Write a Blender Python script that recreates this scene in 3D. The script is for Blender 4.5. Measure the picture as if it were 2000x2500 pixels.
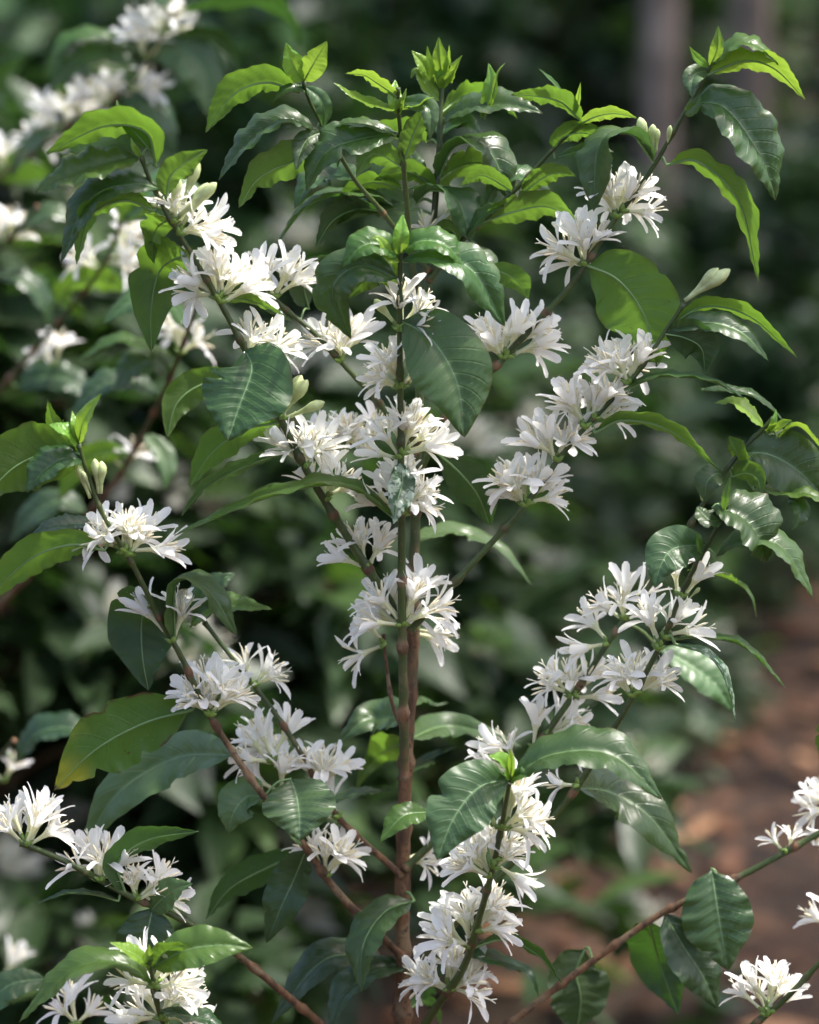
import bpy, math, random
import numpy as np
from mathutils import Vector, Matrix, Quaternion, Euler

for o in list(bpy.data.objects):
    bpy.data.objects.remove(o)
SC = bpy.context.scene
COL = SC.collection
RND = random.Random(7)

# ------------------------------------------------------------------ camera
PITCH = math.radians(11.0)
CAMZ, DIST, LENS, SW = 1.55, 2.0, 85.0, 24.0
CAM = Vector((0, -DIST * math.cos(PITCH), CAMZ))
cd = bpy.data.cameras.new('camera')
cam = bpy.data.objects.new('camera', cd); COL.objects.link(cam)
cd.sensor_fit = 'HORIZONTAL'; cd.sensor_width = SW; cd.lens = LENS
cd.clip_start = 0.05; cd.clip_end = 500
cam.location = CAM; cam.rotation_euler = (math.pi / 2 - PITCH, 0, 0)
cd.dof.use_dof = True; cd.dof.focus_distance = 2.0; cd.dof.aperture_fstop = 3.3
SC.camera = cam
# ------------------------------------------------------------------ light
SUN_EL, SUN_AZ = 64.0, 88.0          # azimuth from +Y (behind the plant) towards +X
w = bpy.data.worlds.new('World'); SC.world = w; w.use_nodes = True
nt = w.node_tree; nt.nodes.clear()
sky = nt.nodes.new('ShaderNodeTexSky'); sky.sky_type = 'NISHITA'; sky.sun_disc = False
sky.sun_elevation = math.radians(SUN_EL); sky.sun_rotation = math.radians(SUN_AZ)
sky.air_density = .8; sky.dust_density = 4.5; sky.ozone_density = .8
bg = nt.nodes.new('ShaderNodeBackground'); bg.inputs[1].default_value = 0.15
wo = nt.nodes.new('ShaderNodeOutputWorld')
nt.links.new(sky.outputs[0], bg.inputs[0]); nt.links.new(bg.outputs[0], wo.inputs[0])
sl = bpy.data.lights.new('sun', 'SUN'); sl.energy = 2.3; sl.angle = math.radians(2); sl.color = (1, .975, .935)
sun = bpy.data.objects.new('sun', sl); COL.objects.link(sun)
sd = Vector((math.sin(math.radians(SUN_AZ)) * math.cos(math.radians(SUN_EL)),
             math.cos(math.radians(SUN_AZ)) * math.cos(math.radians(SUN_EL)), math.sin(math.radians(SUN_EL))))
sun.rotation_euler = sd.to_track_quat('Z', 'Y').to_euler()
SC.view_settings.view_transform = 'Standard'; SC.view_settings.look = 'None'
SC.view_settings.exposure = 1.55; SC.view_settings.gamma = 1.0
SC.cycles.use_denoising = True
SC.cycles.max_bounces = 8; SC.cycles.diffuse_bounces = 4; SC.cycles.transmission_bounces = 5
SC.cycles.caustics_reflective = False; SC.cycles.caustics_refractive = False

# ------------------------------------------------------------------ photo pixel -> place
FW = Vector((0, math.cos(PITCH), -math.sin(PITCH)))
UP = Vector((0, math.sin(PITCH), math.cos(PITCH)))
KPX = SW / LENS / 2000.0
MPX = KPX * DIST                      # metres per photo pixel at the plant
def P(px, py, Y):
    "photo pixel + the vertical plane the thing stands in -> point"
    d = Vector(((px - 1000) * KPX, 0, 0)) + UP * ((1250 - py) * KPX) + FW
    return CAM + d * ((Y - CAM.y) / d.y)
CR = {'A': (0, 0), 'B': (1000, 0), 'C': (0, 700), 'D': (1000, 700), 'E': (0, 1350), 'F': (1000, 1350), 'G': (0, 1850), 'H': (1000, 1850)}
def cpx(c, x, y):
    ox, oy = CR[c]
    return ox + x / 1.725, oy + y / 1.725
FS = 2000 / 1725.0

# ------------------------------------------------------------------ materials
def node(nt, kind, **kw):
    n = nt.nodes.new(kind)
    for k, v in kw.items():
        setattr(n, k, v)
    return n
def newmat(name):
    m = bpy.data.materials.new(name); m.use_nodes = True
    nt = m.node_tree; nt.nodes.clear()
    out = nt.nodes.new('ShaderNodeOutputMaterial')
    return m, nt, out
def math_n(nt, op, a, b=None, c=None):
    n = nt.nodes.new('ShaderNodeMath'); n.operation = op
    for i, v in enumerate((a, b, c)):
        if v is None: continue
        if isinstance(v, (int, float)): n.inputs[i].default_value = v
        else: nt.links.new(v, n.inputs[i])
    return n.outputs[0]
def mix_c(nt, f, a, b, mode='MIX'):
    n = nt.nodes.new('ShaderNodeMix'); n.data_type = 'RGBA'; n.blend_type = mode
    for sock, v in ((n.inputs[0], f), (n.inputs[6], a), (n.inputs[7], b)):
        if isinstance(v, (int, float)): sock.default_value = v
        elif isinstance(v, tuple): sock.default_value = (*v, 1) if len(v) == 3 else v
        else: nt.links.new(v, sock)
    return n.outputs[2]
def noise(nt, scale, detail=3, vec=None, rough=.55):
    n = nt.nodes.new('ShaderNodeTexNoise'); n.inputs['Scale'].default_value = scale
    n.inputs['Detail'].default_value = detail; n.inputs['Roughness'].default_value = rough
    if vec is not None: nt.links.new(vec, n.inputs['Vector'])
    return n.outputs[0]
def mapr(nt, v, a, b, c=0., d=1.):
    n = nt.nodes.new('ShaderNodeMapRange'); n.interpolation_type = 'SMOOTHSTEP'
    nt.links.new(v, n.inputs[0])
    for i, x in zip((1, 2, 3, 4), (a, b, c, d)): n.inputs[i].default_value = x
    return n.outputs[0]

def leaf_mat(name, top, under, trans, rough=.33, tr=.35, veins=.5, spots=0, yellow=None, blotch=0, spec=.5):
    m, nt, out = newmat(name)
    uv = nt.nodes.new('ShaderNodeUVMap').outputs[0]
    sep = nt.nodes.new('ShaderNodeSeparateXYZ'); nt.links.new(uv, sep.inputs[0])
    u, v = sep.outputs[0], sep.outputs[1]
    av = math_n(nt, 'ABSOLUTE', math_n(nt, 'SUBTRACT', math_n(nt, 'MULTIPLY', v, 2.0), 1.0))
    ph = math_n(nt, 'FRACT', math_n(nt, 'SUBTRACT', math_n(nt, 'MULTIPLY', u, 11.0), math_n(nt, 'MULTIPLY', av, 1.7)))
    dv = math_n(nt, 'ABSOLUTE', math_n(nt, 'SUBTRACT', ph, .5))          # .5 at the vein line
    vein = math_n(nt, 'MULTIPLY', mapr(nt, dv, .40, .5), mapr(nt, av, .98, .6))
    mid = mapr(nt, av, .07, .015)
    vm = math_n(nt, 'MAXIMUM', math_n(nt, 'MULTIPLY', vein, .28), mid)
    oi = nt.nodes.new('ShaderNodeObjectInfo')
    tc = nt.nodes.new('ShaderNodeTexCoord').outputs['Object']
    off = node(nt, 'ShaderNodeVectorMath', operation='ADD')
    nt.links.new(tc, off.inputs[0]); 
    sc3 = node(nt, 'ShaderNodeVectorMath', operation='SCALE'); sc3.inputs[0].default_value = (17, 5, 11)
    nt.links.new(oi.outputs['Random'], sc3.inputs['Scale']); nt.links.new(sc3.outputs[0], off.inputs[1])
    pv = off.outputs[0]
    n1 = noise(nt, 38, 4, pv)
    geo = nt.nodes.new('ShaderNodeNewGeometry')
    base = mix_c(nt, geo.outputs['Backfacing'], top, under)
    base = mix_c(nt, mapr(nt, n1, .3, .72, 0, .5), base, mix_c(nt, 1.0, base, (.62, .68, .5), 'MULTIPLY'))
    light = tuple(min(1, c * 1.5 + .05) for c in top)
    base = mix_c(nt, math_n(nt, 'MULTIPLY', vm, veins), base, light)
    val = mapr(nt, oi.outputs['Random'], 0, 1, .78, 1.25)
    hs = nt.nodes.new('ShaderNodeHueSaturation'); nt.links.new(base, hs.inputs['Color']); nt.links.new(val, hs.inputs['Value'])
    hr = math_n(nt, 'FRACT', math_n(nt, 'MULTIPLY', oi.outputs['Random'], 7.31))
    nt.links.new(mapr(nt, hr, 0, 1, .485, .512), hs.inputs['Hue'])
    base = hs.outputs[0]
    tcol = trans
    if yellow:
        yn = math_n(nt, 'ADD', math_n(nt, 'MULTIPLY', noise(nt, 22, 3, pv), .7), math_n(nt, 'MULTIPLY', u, .75))
        ym = mapr(nt, yn, .74, 1.1)
        base = mix_c(nt, ym, base, yellow)
        tcol = mix_c(nt, ym, trans, tuple(min(1, c * 1.3) for c in yellow))
    if blotch:
        bm = mapr(nt, noise(nt, 130, 4, pv, .7), .50, .56, 0, blotch)
        base = mix_c(nt, bm, base, (.42, .5, .4))
    if spots:
        sm = mapr(nt, noise(nt, 95, 2, pv), .70, .74, 0, 1)
        edge = math_n(nt, 'MULTIPLY', mapr(nt, av, .86, 1.0), mapr(nt, noise(nt, 60, 2, pv), .5, .6))
        sm = math_n(nt, 'MAXIMUM', sm, edge)
        sm = math_n(nt, 'MAXIMUM', sm, mapr(nt, u, .955, .985))
        sm = math_n(nt, 'MULTIPLY', sm, spots)
        base = mix_c(nt, sm, base, (.09, .045, .015))
        tcol = mix_c(nt, sm, tcol, (.05, .02, .01))
    # dust / pale specks
    dm = mapr(nt, noise(nt, 420, 2, pv), .70, .78, 0, .35)
    base = mix_c(nt, dm, base, (.45, .5, .42))
    b = nt.nodes.new('ShaderNodeBsdfPrincipled')
    nt.links.new(base, b.inputs['Base Color'])
    b.inputs['Specular IOR Level'].default_value = spec
    rr = math_n(nt, 'ADD', mapr(nt, n1, .25, .75, rough - .06, rough + .14), math_n(nt, 'MULTIPLY', geo.outputs['Backfacing'], .2))
    nt.links.new(rr, b.inputs['Roughness'])
    bp = nt.nodes.new('ShaderNodeBump'); bp.inputs['Strength'].default_value = .35; bp.inputs['Distance'].default_value = .0006
    hsum = math_n(nt, 'ADD', math_n(nt, 'MULTIPLY', noise(nt, 260, 3, pv), .5), math_n(nt, 'MULTIPLY', vein, -1.2))
    nt.links.new(hsum, bp.inputs['Height']); nt.links.new(bp.outputs[0], b.inputs['Normal'])
    t = nt.nodes.new('ShaderNodeBsdfTranslucent')
    if isinstance(tcol, tuple): t.inputs[0].default_value = (*tcol, 1)
    else: nt.links.new(tcol, t.inputs[0])
    mx = nt.nodes.new('ShaderNodeMixShader'); mx.inputs[0].default_value = tr
    nt.links.new(b.outputs[0], mx.inputs[1]); nt.links.new(t.outputs[0], mx.inputs[2])
    nt.links.new(mx.outputs[0], out.inputs[0])
    return m

M = {}
M['mature'] = leaf_mat('mature_leaf', (.045, .094, .030), (.072, .135, .036), (.10, .24, .03), .29, .28, .5, .3)
M['grey'] = leaf_mat('pale_sheen_leaf', (.064, .120, .042), (.08, .145, .048), (.09, .22, .035), .36, .22)  # paler copy of the mature leaf, sky sheen put into its base colour
M['mid'] = leaf_mat('green_leaf', (.058, .125, .024), (.080, .155, .030), (.17, .33, .03), .32, .38, .4, .35)
M['dark'] = leaf_mat('dark_leaf', (.024, .056, .020), (.042, .085, .026), (.07, .19, .02), .34, .25)  # darker green than the mature leaf
M['young'] = leaf_mat('young_leaf', (.15, .28, .035), (.18, .31, .045), (.33, .52, .05), .25, .36, .35)
M['yellow'] = leaf_mat('yellowing_leaf', (.05, .105, .018), (.06, .12, .02), (.13, .25, .015), .36, .34, .5, 1, (.30, .30, .02))
M['blotch'] = leaf_mat('blotched_leaf', (.03, .08, .04), (.06, .12, .05), (.1, .25, .04), .32, .22, .5, 0, None, .6)
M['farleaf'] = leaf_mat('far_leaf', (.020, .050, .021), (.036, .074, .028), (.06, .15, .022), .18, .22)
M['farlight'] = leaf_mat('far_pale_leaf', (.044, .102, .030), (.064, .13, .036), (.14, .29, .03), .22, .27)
M['canopy'] = leaf_mat('canopy_leaf', (.024, .06, .022), (.04, .09, .03), (.08, .22, .02), .4, .28)

def simple_mat(name, col, rough=.5, tr=0, tcol=None, var=.12, nscale=60, bump=0, sss=0):
    m, nt, out = newmat(name)
    oi = nt.nodes.new('ShaderNodeObjectInfo')
    tc = nt.nodes.new('ShaderNodeTexCoord').outputs['Object']
    n = noise(nt, nscale, 4, tc)
    c = mix_c(nt, mapr(nt, n, .3, .7), tuple(x * (1 - var) for x in col), tuple(min(1, x * (1 + var)) for x in col))
    b = nt.nodes.new('ShaderNodeBsdfPrincipled'); nt.links.new(c, b.inputs['Base Color'])
    b.inputs['Roughness'].default_value = rough
    if bump:
        bp = nt.nodes.new('ShaderNodeBump'); bp.inputs['Strength'].default_value = bump; bp.inputs['Distance'].default_value = .001
        nt.links.new(noise(nt, nscale * 3, 5, tc), bp.inputs['Height']); nt.links.new(bp.outputs[0], b.inputs['Normal'])
    if tr:
        t = nt.nodes.new('ShaderNodeBsdfTranslucent'); t.inputs[0].default_value = (*(tcol or col), 1)
        mx = nt.nodes.new('ShaderNodeMixShader'); mx.inputs[0].default_value = tr
        nt.links.new(b.outputs[0], mx.inputs[1]); nt.links.new(t.outputs[0], mx.inputs[2]); nt.links.new(mx.outputs[0], out.inputs[0])
    else:
        nt.links.new(b.outputs[0], out.inputs[0])
    return m
M['midrib'] = simple_mat('midrib', (.15, .25, .09), .45)
M['petal'] = simple_mat('petal', (.93, .93, .905), .42, .5, (.97, .97, .92), .02, 90)
M['tube'] = simple_mat('flower_tube', (.74, .75, .50), .45, .3, (.8, .8, .5), .08, 90)
M['stamen'] = simple_mat('stamen', (.80, .72, .50), .6, 0, None, .12, 200)
M['filament'] = simple_mat('filament', (.80, .78, .62), .5)
M['calyx'] = simple_mat('calyx', (.13, .21, .035), .45, 0, None, .35, 120)
M['bud'] = simple_mat('bud', (.58, .66, .34), .42, .3, (.7, .75, .35), .3, 110)
M['litter'] = simple_mat('dead_leaf', (.14, .060, .028), .7, .1, None, .6, 5)
M['litter2'] = simple_mat('dead_leaf_pale', (.33, .175, .09), .7, .1, None, .4, 5)
M['farpetal'] = simple_mat('far_petal', (.72, .71, .60), .55, .3, (.75, .72, .55), .05, 90)

def bark_mat(name, green, brown, dark):
    "stem skin: the attribute 'age' runs from green shoot to woody brown"
    m, nt, out = newmat(name)
    at = nt.nodes.new('ShaderNodeAttribute'); at.attribute_name = 'age'
    tc = nt.nodes.new('ShaderNodeTexCoord').outputs['Object']
    mp = nt.nodes.new('ShaderNodeMapping'); mp.inputs['Scale'].default_value = (1, 1, .25); nt.links.new(tc, mp.inputs[0])
    n = noise(nt, 160, 5, mp.outputs[0], .65)
    n2 = noise(nt, 45, 4, tc)
    br = mix_c(nt, mapr(nt, n, .35, .65), dark, brown)
    br = mix_c(nt, mapr(nt, n2, .5, .64, 0, .7), br, (.21, .15, .085))
    br = mix_c(nt, mapr(nt, noise(nt, 220, 3, tc), .58, .66, 0, .8), br, (.03, .018, .012))
    gr = mix_c(nt, mapr(nt, n2, .3, .7), tuple(c * .7 for c in green), tuple(c * 1.2 for c in green))
    gr = mix_c(nt, mapr(nt, noise(nt, 300, 3, tc), .62, .7, 0, .5), gr, (.16, .11, .05))
    a = math_n(nt, 'ADD', at.outputs['Fac'], math_n(nt, 'MULTIPLY', math_n(nt, 'SUBTRACT', n2, .5), .5))
    c = mix_c(nt, mapr(nt, a, .38, .62), gr, br)
    b = nt.nodes.new('ShaderNodeBsdfPrincipled'); nt.links.new(c, b.inputs['Base Color'])
    nt.links.new(mapr(nt, a, .3, .7, .45, .8), b.inputs['Roughness'])
    bp = nt.nodes.new('ShaderNodeBump'); bp.inputs['Strength'].default_value = .8; bp.inputs['Distance'].default_value = .0012
    nt.links.new(math_n(nt, 'MULTIPLY', n, mapr(nt, a, .2, .7, .25, 1.0)), bp.inputs['Height']); nt.links.new(bp.outputs[0], b.inputs['Normal'])
    nt.links.new(b.outputs[0], out.inputs[0])
    return m
M['stem'] = bark_mat('stem_skin', (.040, .064, .012), (.165, .080, .034), (.055, .028, .013))
M['treebark'] = simple_mat('tree_bark', (.27, .20, .155), .85, 0, None, .45, 9, .8)

# ------------------------------------------------------------------ scene tree helpers
def mesh_obj(name, verts, faces, mats, parent=None, origin=None, smooth=True, midx=None, uv=None, age=None):
    me = bpy.data.meshes.new(name)
    v = np.asarray(verts, dtype=float).reshape(-1, 3)
    if origin is not None: v = v - np.array(origin)
    me.from_pydata(v.tolist(), [], [list(map(int, f)) for f in faces])
    for m in (mats if isinstance(mats, (list, tuple)) else [mats]): me.materials.append(m)
    if midx is not None: me.polygons.foreach_set('material_index', np.asarray(midx, dtype=np.int32))
    if smooth: me.polygons.foreach_set('use_smooth', np.ones(len(me.polygons), dtype=bool))
    if uv is not None:
        l = me.uv_layers.new(name='UVMap'); li = np.zeros(len(me.loops), dtype=np.int32)
        me.loops.foreach_get('vertex_index', li)
        l.data.foreach_set('uv', np.asarray(uv, dtype=np.float32)[li].ravel())
    if age is not None:
        a = me.attributes.new('age', 'FLOAT', 'POINT'); a.data.foreach_set('value', np.asarray(age, dtype=np.float32))
    me.update()
    return link(name, me, parent, origin)
WORLD = {}
def link(name, me, parent=None, origin=None, rot=None, scale=1):
    o = bpy.data.objects.new(name, me); COL.objects.link(o)
    org = Vector(origin) if origin is not None else Vector((0, 0, 0))
    WORLD[o.name] = org
    if parent:
        o.parent = parent; o.location = org - WORLD[parent.name]
    else:
        o.location = org
    if rot is not None:
        o.rotation_mode = 'QUATERNION'; o.rotation_quaternion = rot
    o.scale = (scale,) * 3
    return o
def empty(name, loc, label, cat, group=None):
    o = bpy.data.objects.new(name, None); COL.objects.link(o); o.location = loc; WORLD[o.name] = Vector(loc)
    o.empty_display_size = .05
    o['label'] = label; o['category'] = cat
    if group: o['group'] = group
    return o

def spline(pts, n):
    "Catmull-Rom through pts, evenly resampled"
    p = [Vector(q) for q in pts]
    p = [p[0] * 2 - p[1]] + p + [p[-1] * 2 - p[-2]]
    out = []
    for i in range(1, len(p) - 2):
        for k in range(12):
            t = k / 12
            a, b, c, d = p[i - 1], p[i], p[i + 1], p[i + 2]
            out.append(.5 * ((2 * b) + (c - a) * t + (2 * a - 5 * b + 4 * c - d) * t * t + (3 * b - a - 3 * c + d) * t ** 3))
    out.append(p[-2])
    s = [0]
    for i in range(1, len(out)): s.append(s[-1] + (out[i] - out[i - 1]).length)
    res = []; j = 0
    for k in range(n):
        d = s[-1] * k / (n - 1)
        while j < len(s) - 2 and s[j + 1] < d: j += 1
        f = (d - s[j]) / max(1e-9, s[j + 1] - s[j])
        res.append(out[j].lerp(out[j + 1], min(1, max(0, f))))
    return res

def tube(path, rad, ns=8, cap=True):
    V, F = [], []
    t = (path[1] - path[0]).normalized()
    n = t.orthogonal().normalized()
    for i, p in enumerate(path):
        t = (path[min(i + 1, len(path) - 1)] - path[max(i - 1, 0)]).normalized()
        n = (n - t * n.dot(t)).normalized(); b = t.cross(n)
        for k in range(ns):
            a = 2 * math.pi * k / ns
            V.append(p + (n * math.cos(a) + b * math.sin(a)) * rad[i])
    for i in range(len(path) - 1):
        for k in range(ns):
            F.append((i * ns + k, i * ns + (k + 1) % ns, (i + 1) * ns + (k + 1) % ns, (i + 1) * ns + k))
    if cap:
        F.append(tuple(range(ns))[::-1]); F.append(tuple((len(path) - 1) * ns + k for k in range(ns)))
    return V, F

# ------------------------------------------------------------------ setting: ground
def ground_h(x, y):
    d = math.hypot(x, y)
    h = .030 * math.sin(1.7 * x + .6) * math.cos(1.3 * y) + .02 * math.sin(4.1 * x + 2.2 * y)
    k = max(0., y - 7.0)
    return h * min(1, max(0, (d - .25) / .5)) + .012 * k * k * (1 if y < 25 else 0) + (0 if y < 25 else .012 * 324 + (y - 25) * .432)
gm, nt, out = newmat('soil')
tc = nt.nodes.new('ShaderNodeTexCoord').outputs['Object']
c = mix_c(nt, mapr(nt, noise(nt, 2.2, 6, tc, .65), .3, .7), (.018, .010, .006), (.068, .034, .018))
c = mix_c(nt, mapr(nt, noise(nt, 14, 5, tc, .6), .45, .65, 0, .8), c, (.13, .066, .034))
c = mix_c(nt, mapr(nt, noise(nt, .7, 4, tc), .52, .68, 0, .7), c, (.05, .055, .022))
b = nt.nodes.new('ShaderNodeBsdfPrincipled'); nt.links.new(c, b.inputs['Base Color']); b.inputs['Roughness'].default_value = .95
bp = nt.nodes.new('ShaderNodeBump'); bp.inputs['Distance'].default_value = .05; nt.links.new(noise(nt, 20, 6, tc), bp.inputs['Height'])
nt.links.new(bp.outputs[0], b.inputs['Normal']); nt.links.new(b.outputs[0], out.inputs[0])
xs = np.concatenate([np.linspace(-90, -8, 18)[:-1], np.linspace(-8, 8, 81), np.linspace(8, 90, 18)[1:]])
ys = np.concatenate([np.linspace(-60, -4, 12)[:-1], np.linspace(-4, 14, 91), np.linspace(14, 120, 40)[1:]])
V = [(x, y, ground_h(x, y)) for y in ys for x in xs]; nx = len(xs)
F = [(j * nx + i, j * nx + i + 1, (j + 1) * nx + i + 1, (j + 1) * nx + i) for j in range(len(ys) - 1) for i in range(nx - 1)]
g = mesh_obj('ground', V, F, gm); g['kind'] = 'structure'

# ------------------------------------------------------------------ flowers (shared meshes)
def make_flower(seed, tl, openness, npet):
    r = random.Random(seed)
    V, F, MI = [], [], []
    def add(v, f, m):
        o = len(V); V.extend(v); F.extend([tuple(i + o for i in q) for q in f]); MI.extend([m] * len(f))
    bend = Vector((r.uniform(-1, 1), r.uniform(-1, 1), 0)) * .12 * tl
    path = [Vector((0, 0, tl * t)) + bend * (t * t) for t in (0, .35, .7, .9, 1.0)]
    v, f = tube(path, [.0011, .0010, .0013, .0021, .0028], 8, False); add(v, f, 1)
    top = path[-1]
    L0 = r.uniform(.0155, .0185)
    for k in range(npet):
        a = 2 * math.pi * (k + r.uniform(-.13, .13)) / npet
        rd = Vector((math.cos(a), math.sin(a), 0)); sd_ = Vector((-math.sin(a), math.cos(a), 0))
        L = L0 * r.uniform(.9, 1.08); W = L * r.uniform(.100, .145)
        op = openness + r.uniform(-.28, .28); curl = r.uniform(.1, .75)
        tw = r.uniform(-.35, .35)
        rows = []; p = top + rd * .0022 - Vector((0, 0, .0012)); ang = .25
        N = 8
        for i in range(N + 1):
            t = i / N
            ang = .2 + (op - .2) * min(1, t * 2.6) + curl * max(0, t - .35)
            d = Vector((0, 0, 1)) * math.cos(ang) + rd * math.sin(ang)
            if i: p = p + d * (L / N)
            nrm = Vector((0, 0, 1)) * math.sin(ang) - rd * math.cos(ang)
            wd = W * (.52 + .6 * math.sin(min(1, t * 1.25) * math.pi * .62)) * (1 if t < .8 else math.sqrt(max(.05, 1 - ((t - .8) / .215) ** 2)))
            sv = (sd_ * math.cos(tw * t) + nrm * math.sin(tw * t))
            nv = (nrm * math.cos(tw * t) - sd_ * math.sin(tw * t))
            row = []
            for j in range(5):
                s = (j - 2) / 2
                row.append(p + sv * wd * s + nv * (wd * .38 * s * s - .0002 * math.cos(9 * t + j)))
            rows.append(row)
        v = [q for row in rows for q in row]
        f = [(i * 5 + j, i * 5 + j + 1, (i + 1) * 5 + j + 1, (i + 1) * 5 + j) for i in range(N) for j in range(4)]
        add(v, f, 0)
    for k in range(npet):
        a = 2 * math.pi * (k + .5 + r.uniform(-.15, .15)) / npet
        rd = Vector((math.cos(a), math.sin(a), 0)); lean = openness * r.uniform(.2, .7)
        d = Vector((0, 0, 1)) * math.cos(lean) + rd * math.sin(lean)
        p0 = top + rd * .0015; p1 = p0 + d * .0058
        v, f = tube([p0, p1], [.00032, .00028], 4, False); add(v, f, 3)
        an = r.uniform(.006, .0085); dd = (d + rd * r.uniform(-.2, .5)).normalized()
        pa = p1 - dd * an * .3
        v, f = tube([pa, pa + dd * an * .35, pa + dd * an * .8, pa + dd * an], [.00035, .00062, .00055, .00015], 5); add(v, f, 2)
    # style, forked
    p0 = top; p1 = top + Vector((r.uniform(-.001, .001), r.uniform(-.001, .001), .0105))
    v, f = tube([p0, p1], [.0004, .0003], 4, False); add(v, f, 3)
    for s in (-1, 1):
        q = p1 + Vector((s * .0013, 0, .0032)); v, f = tube([p1, q], [.0004, .00022], 4); add(v, f, 3)
    me = bpy.data.meshes.new('flower'); me.from_pydata([tuple(x) for x in V], [], F)
    for k in ('petal', 'tube', 'stamen', 'filament'): me.materials.append(M[k])
    me.polygons.foreach_set('material_index', np.asarray(MI, dtype=np.int32))
    me.polygons.foreach_set('use_smooth', np.ones(len(F), dtype=bool)); me.update()
    return me, tl
FLOWERS = []
for i in range(18):
    tl = (.009, .012, .015)[i % 3]
    op = (.85, 1.1, .65, 1.3, .5, .95)[i % 6]
    FLOWERS.append(make_flower(100 + i, tl, op, (5, 6, 5, 5, 6)[i % 5]))
def make_bud(seed):
    r = random.Random(seed); L = r.uniform(.020, .026)
    path = [Vector((0, 0, L * t)) for t in (0, .12, .3, .5, .68, .82, .93, 1)]
    v, f = tube(path, [.0011, .0012, .0013, .0022, .0031, .0030, .0019, .0004], 9)
    v = [Vector((p.x * (1 + .1 * math.sin(5 * math.atan2(p.y, p.x) + p.z * 300)), p.y * (1 + .1 * math.sin(5 * math.atan2(p.y, p.x) + p.z * 300)), p.z)) for p in v]
    me = bpy.data.meshes.new('flower_bud'); me.from_pydata([tuple(x) for x in v], [], f); me.materials.append(M['bud'])
    me.polygons.foreach_set('use_smooth', np.ones(len(f), dtype=bool)); me.update()
    return me
BUDS = [make_bud(i) for i in range(3)]

# ------------------------------------------------------------------ stems, leaves, flower clusters of the near plants
BR = {}       # key -> (object, sampled 3D path, sampled photo px)
def project(p):
    d = p - CAM; z = d.dot(FW)
    return 1000 + d.x / z / KPX, 1250 - d.dot(UP) / z / KPX
def make_branch(key, root, pts, Y0, Y1, r0, r1, age0, age1, name='branch', extra=None, n=None):
    N = len(pts)
    # depth runs along the branch by length
    L = [0]
    for i in range(1, N): L.append(L[-1] + math.hypot(pts[i][0] - pts[i - 1][0], pts[i][1] - pts[i - 1][1]))
    p3 = [P(x * FS, y * FS, Y0 + (Y1 - Y0) * L[i] / L[-1]) for i, (x, y) in enumerate(pts)]
    if extra: p3 = extra + p3
    n = n or max(24, int(L[-1] / 9))
    path = spline(p3, n)
    rr = random.Random(key)
    for i in range(1, n - 1):
        path[i] = path[i] + Vector((rr.uniform(-1, 1), rr.uniform(-1, 1), rr.uniform(-1, 1))) * r0 * .03
    tot = sum((path[i + 1] - path[i]).length for i in range(n - 1))
    nodes = max(2, int(tot / .045))
    rad = []; swl = []
    for i in range(n):
        t = i / (n - 1)
        ph = (t * nodes) % 1.0; sw = math.exp(-((min(ph, 1 - ph) * tot / nodes) / .0035) ** 2)
        swl.append(sw)
        rad.append((r0 + (r1 - r0) * t) * (1 + .5 * sw) * rr.uniform(.98, 1.02))
    v, f = tube(path, rad, 10)
    age = [age0 + (age1 - age0) * (i // 10) / (n - 1) + .42 * swl[i // 10] for i in range(n * 10)]
    o = mesh_obj(name, v, f, M['stem'], root, path[0], age=age)
    BR[key] = (o, path, [project(p) for p in path])
    return o
def nearest(key, px, py):
    o, path, pp = BR[key]
    i = min(range(len(pp)), key=lambda k: (pp[k][0] - px) ** 2 + (pp[k][1] - py) ** 2)
    return o, path[i], math.hypot(pp[i][0] - px, pp[i][1] - py)

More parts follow.
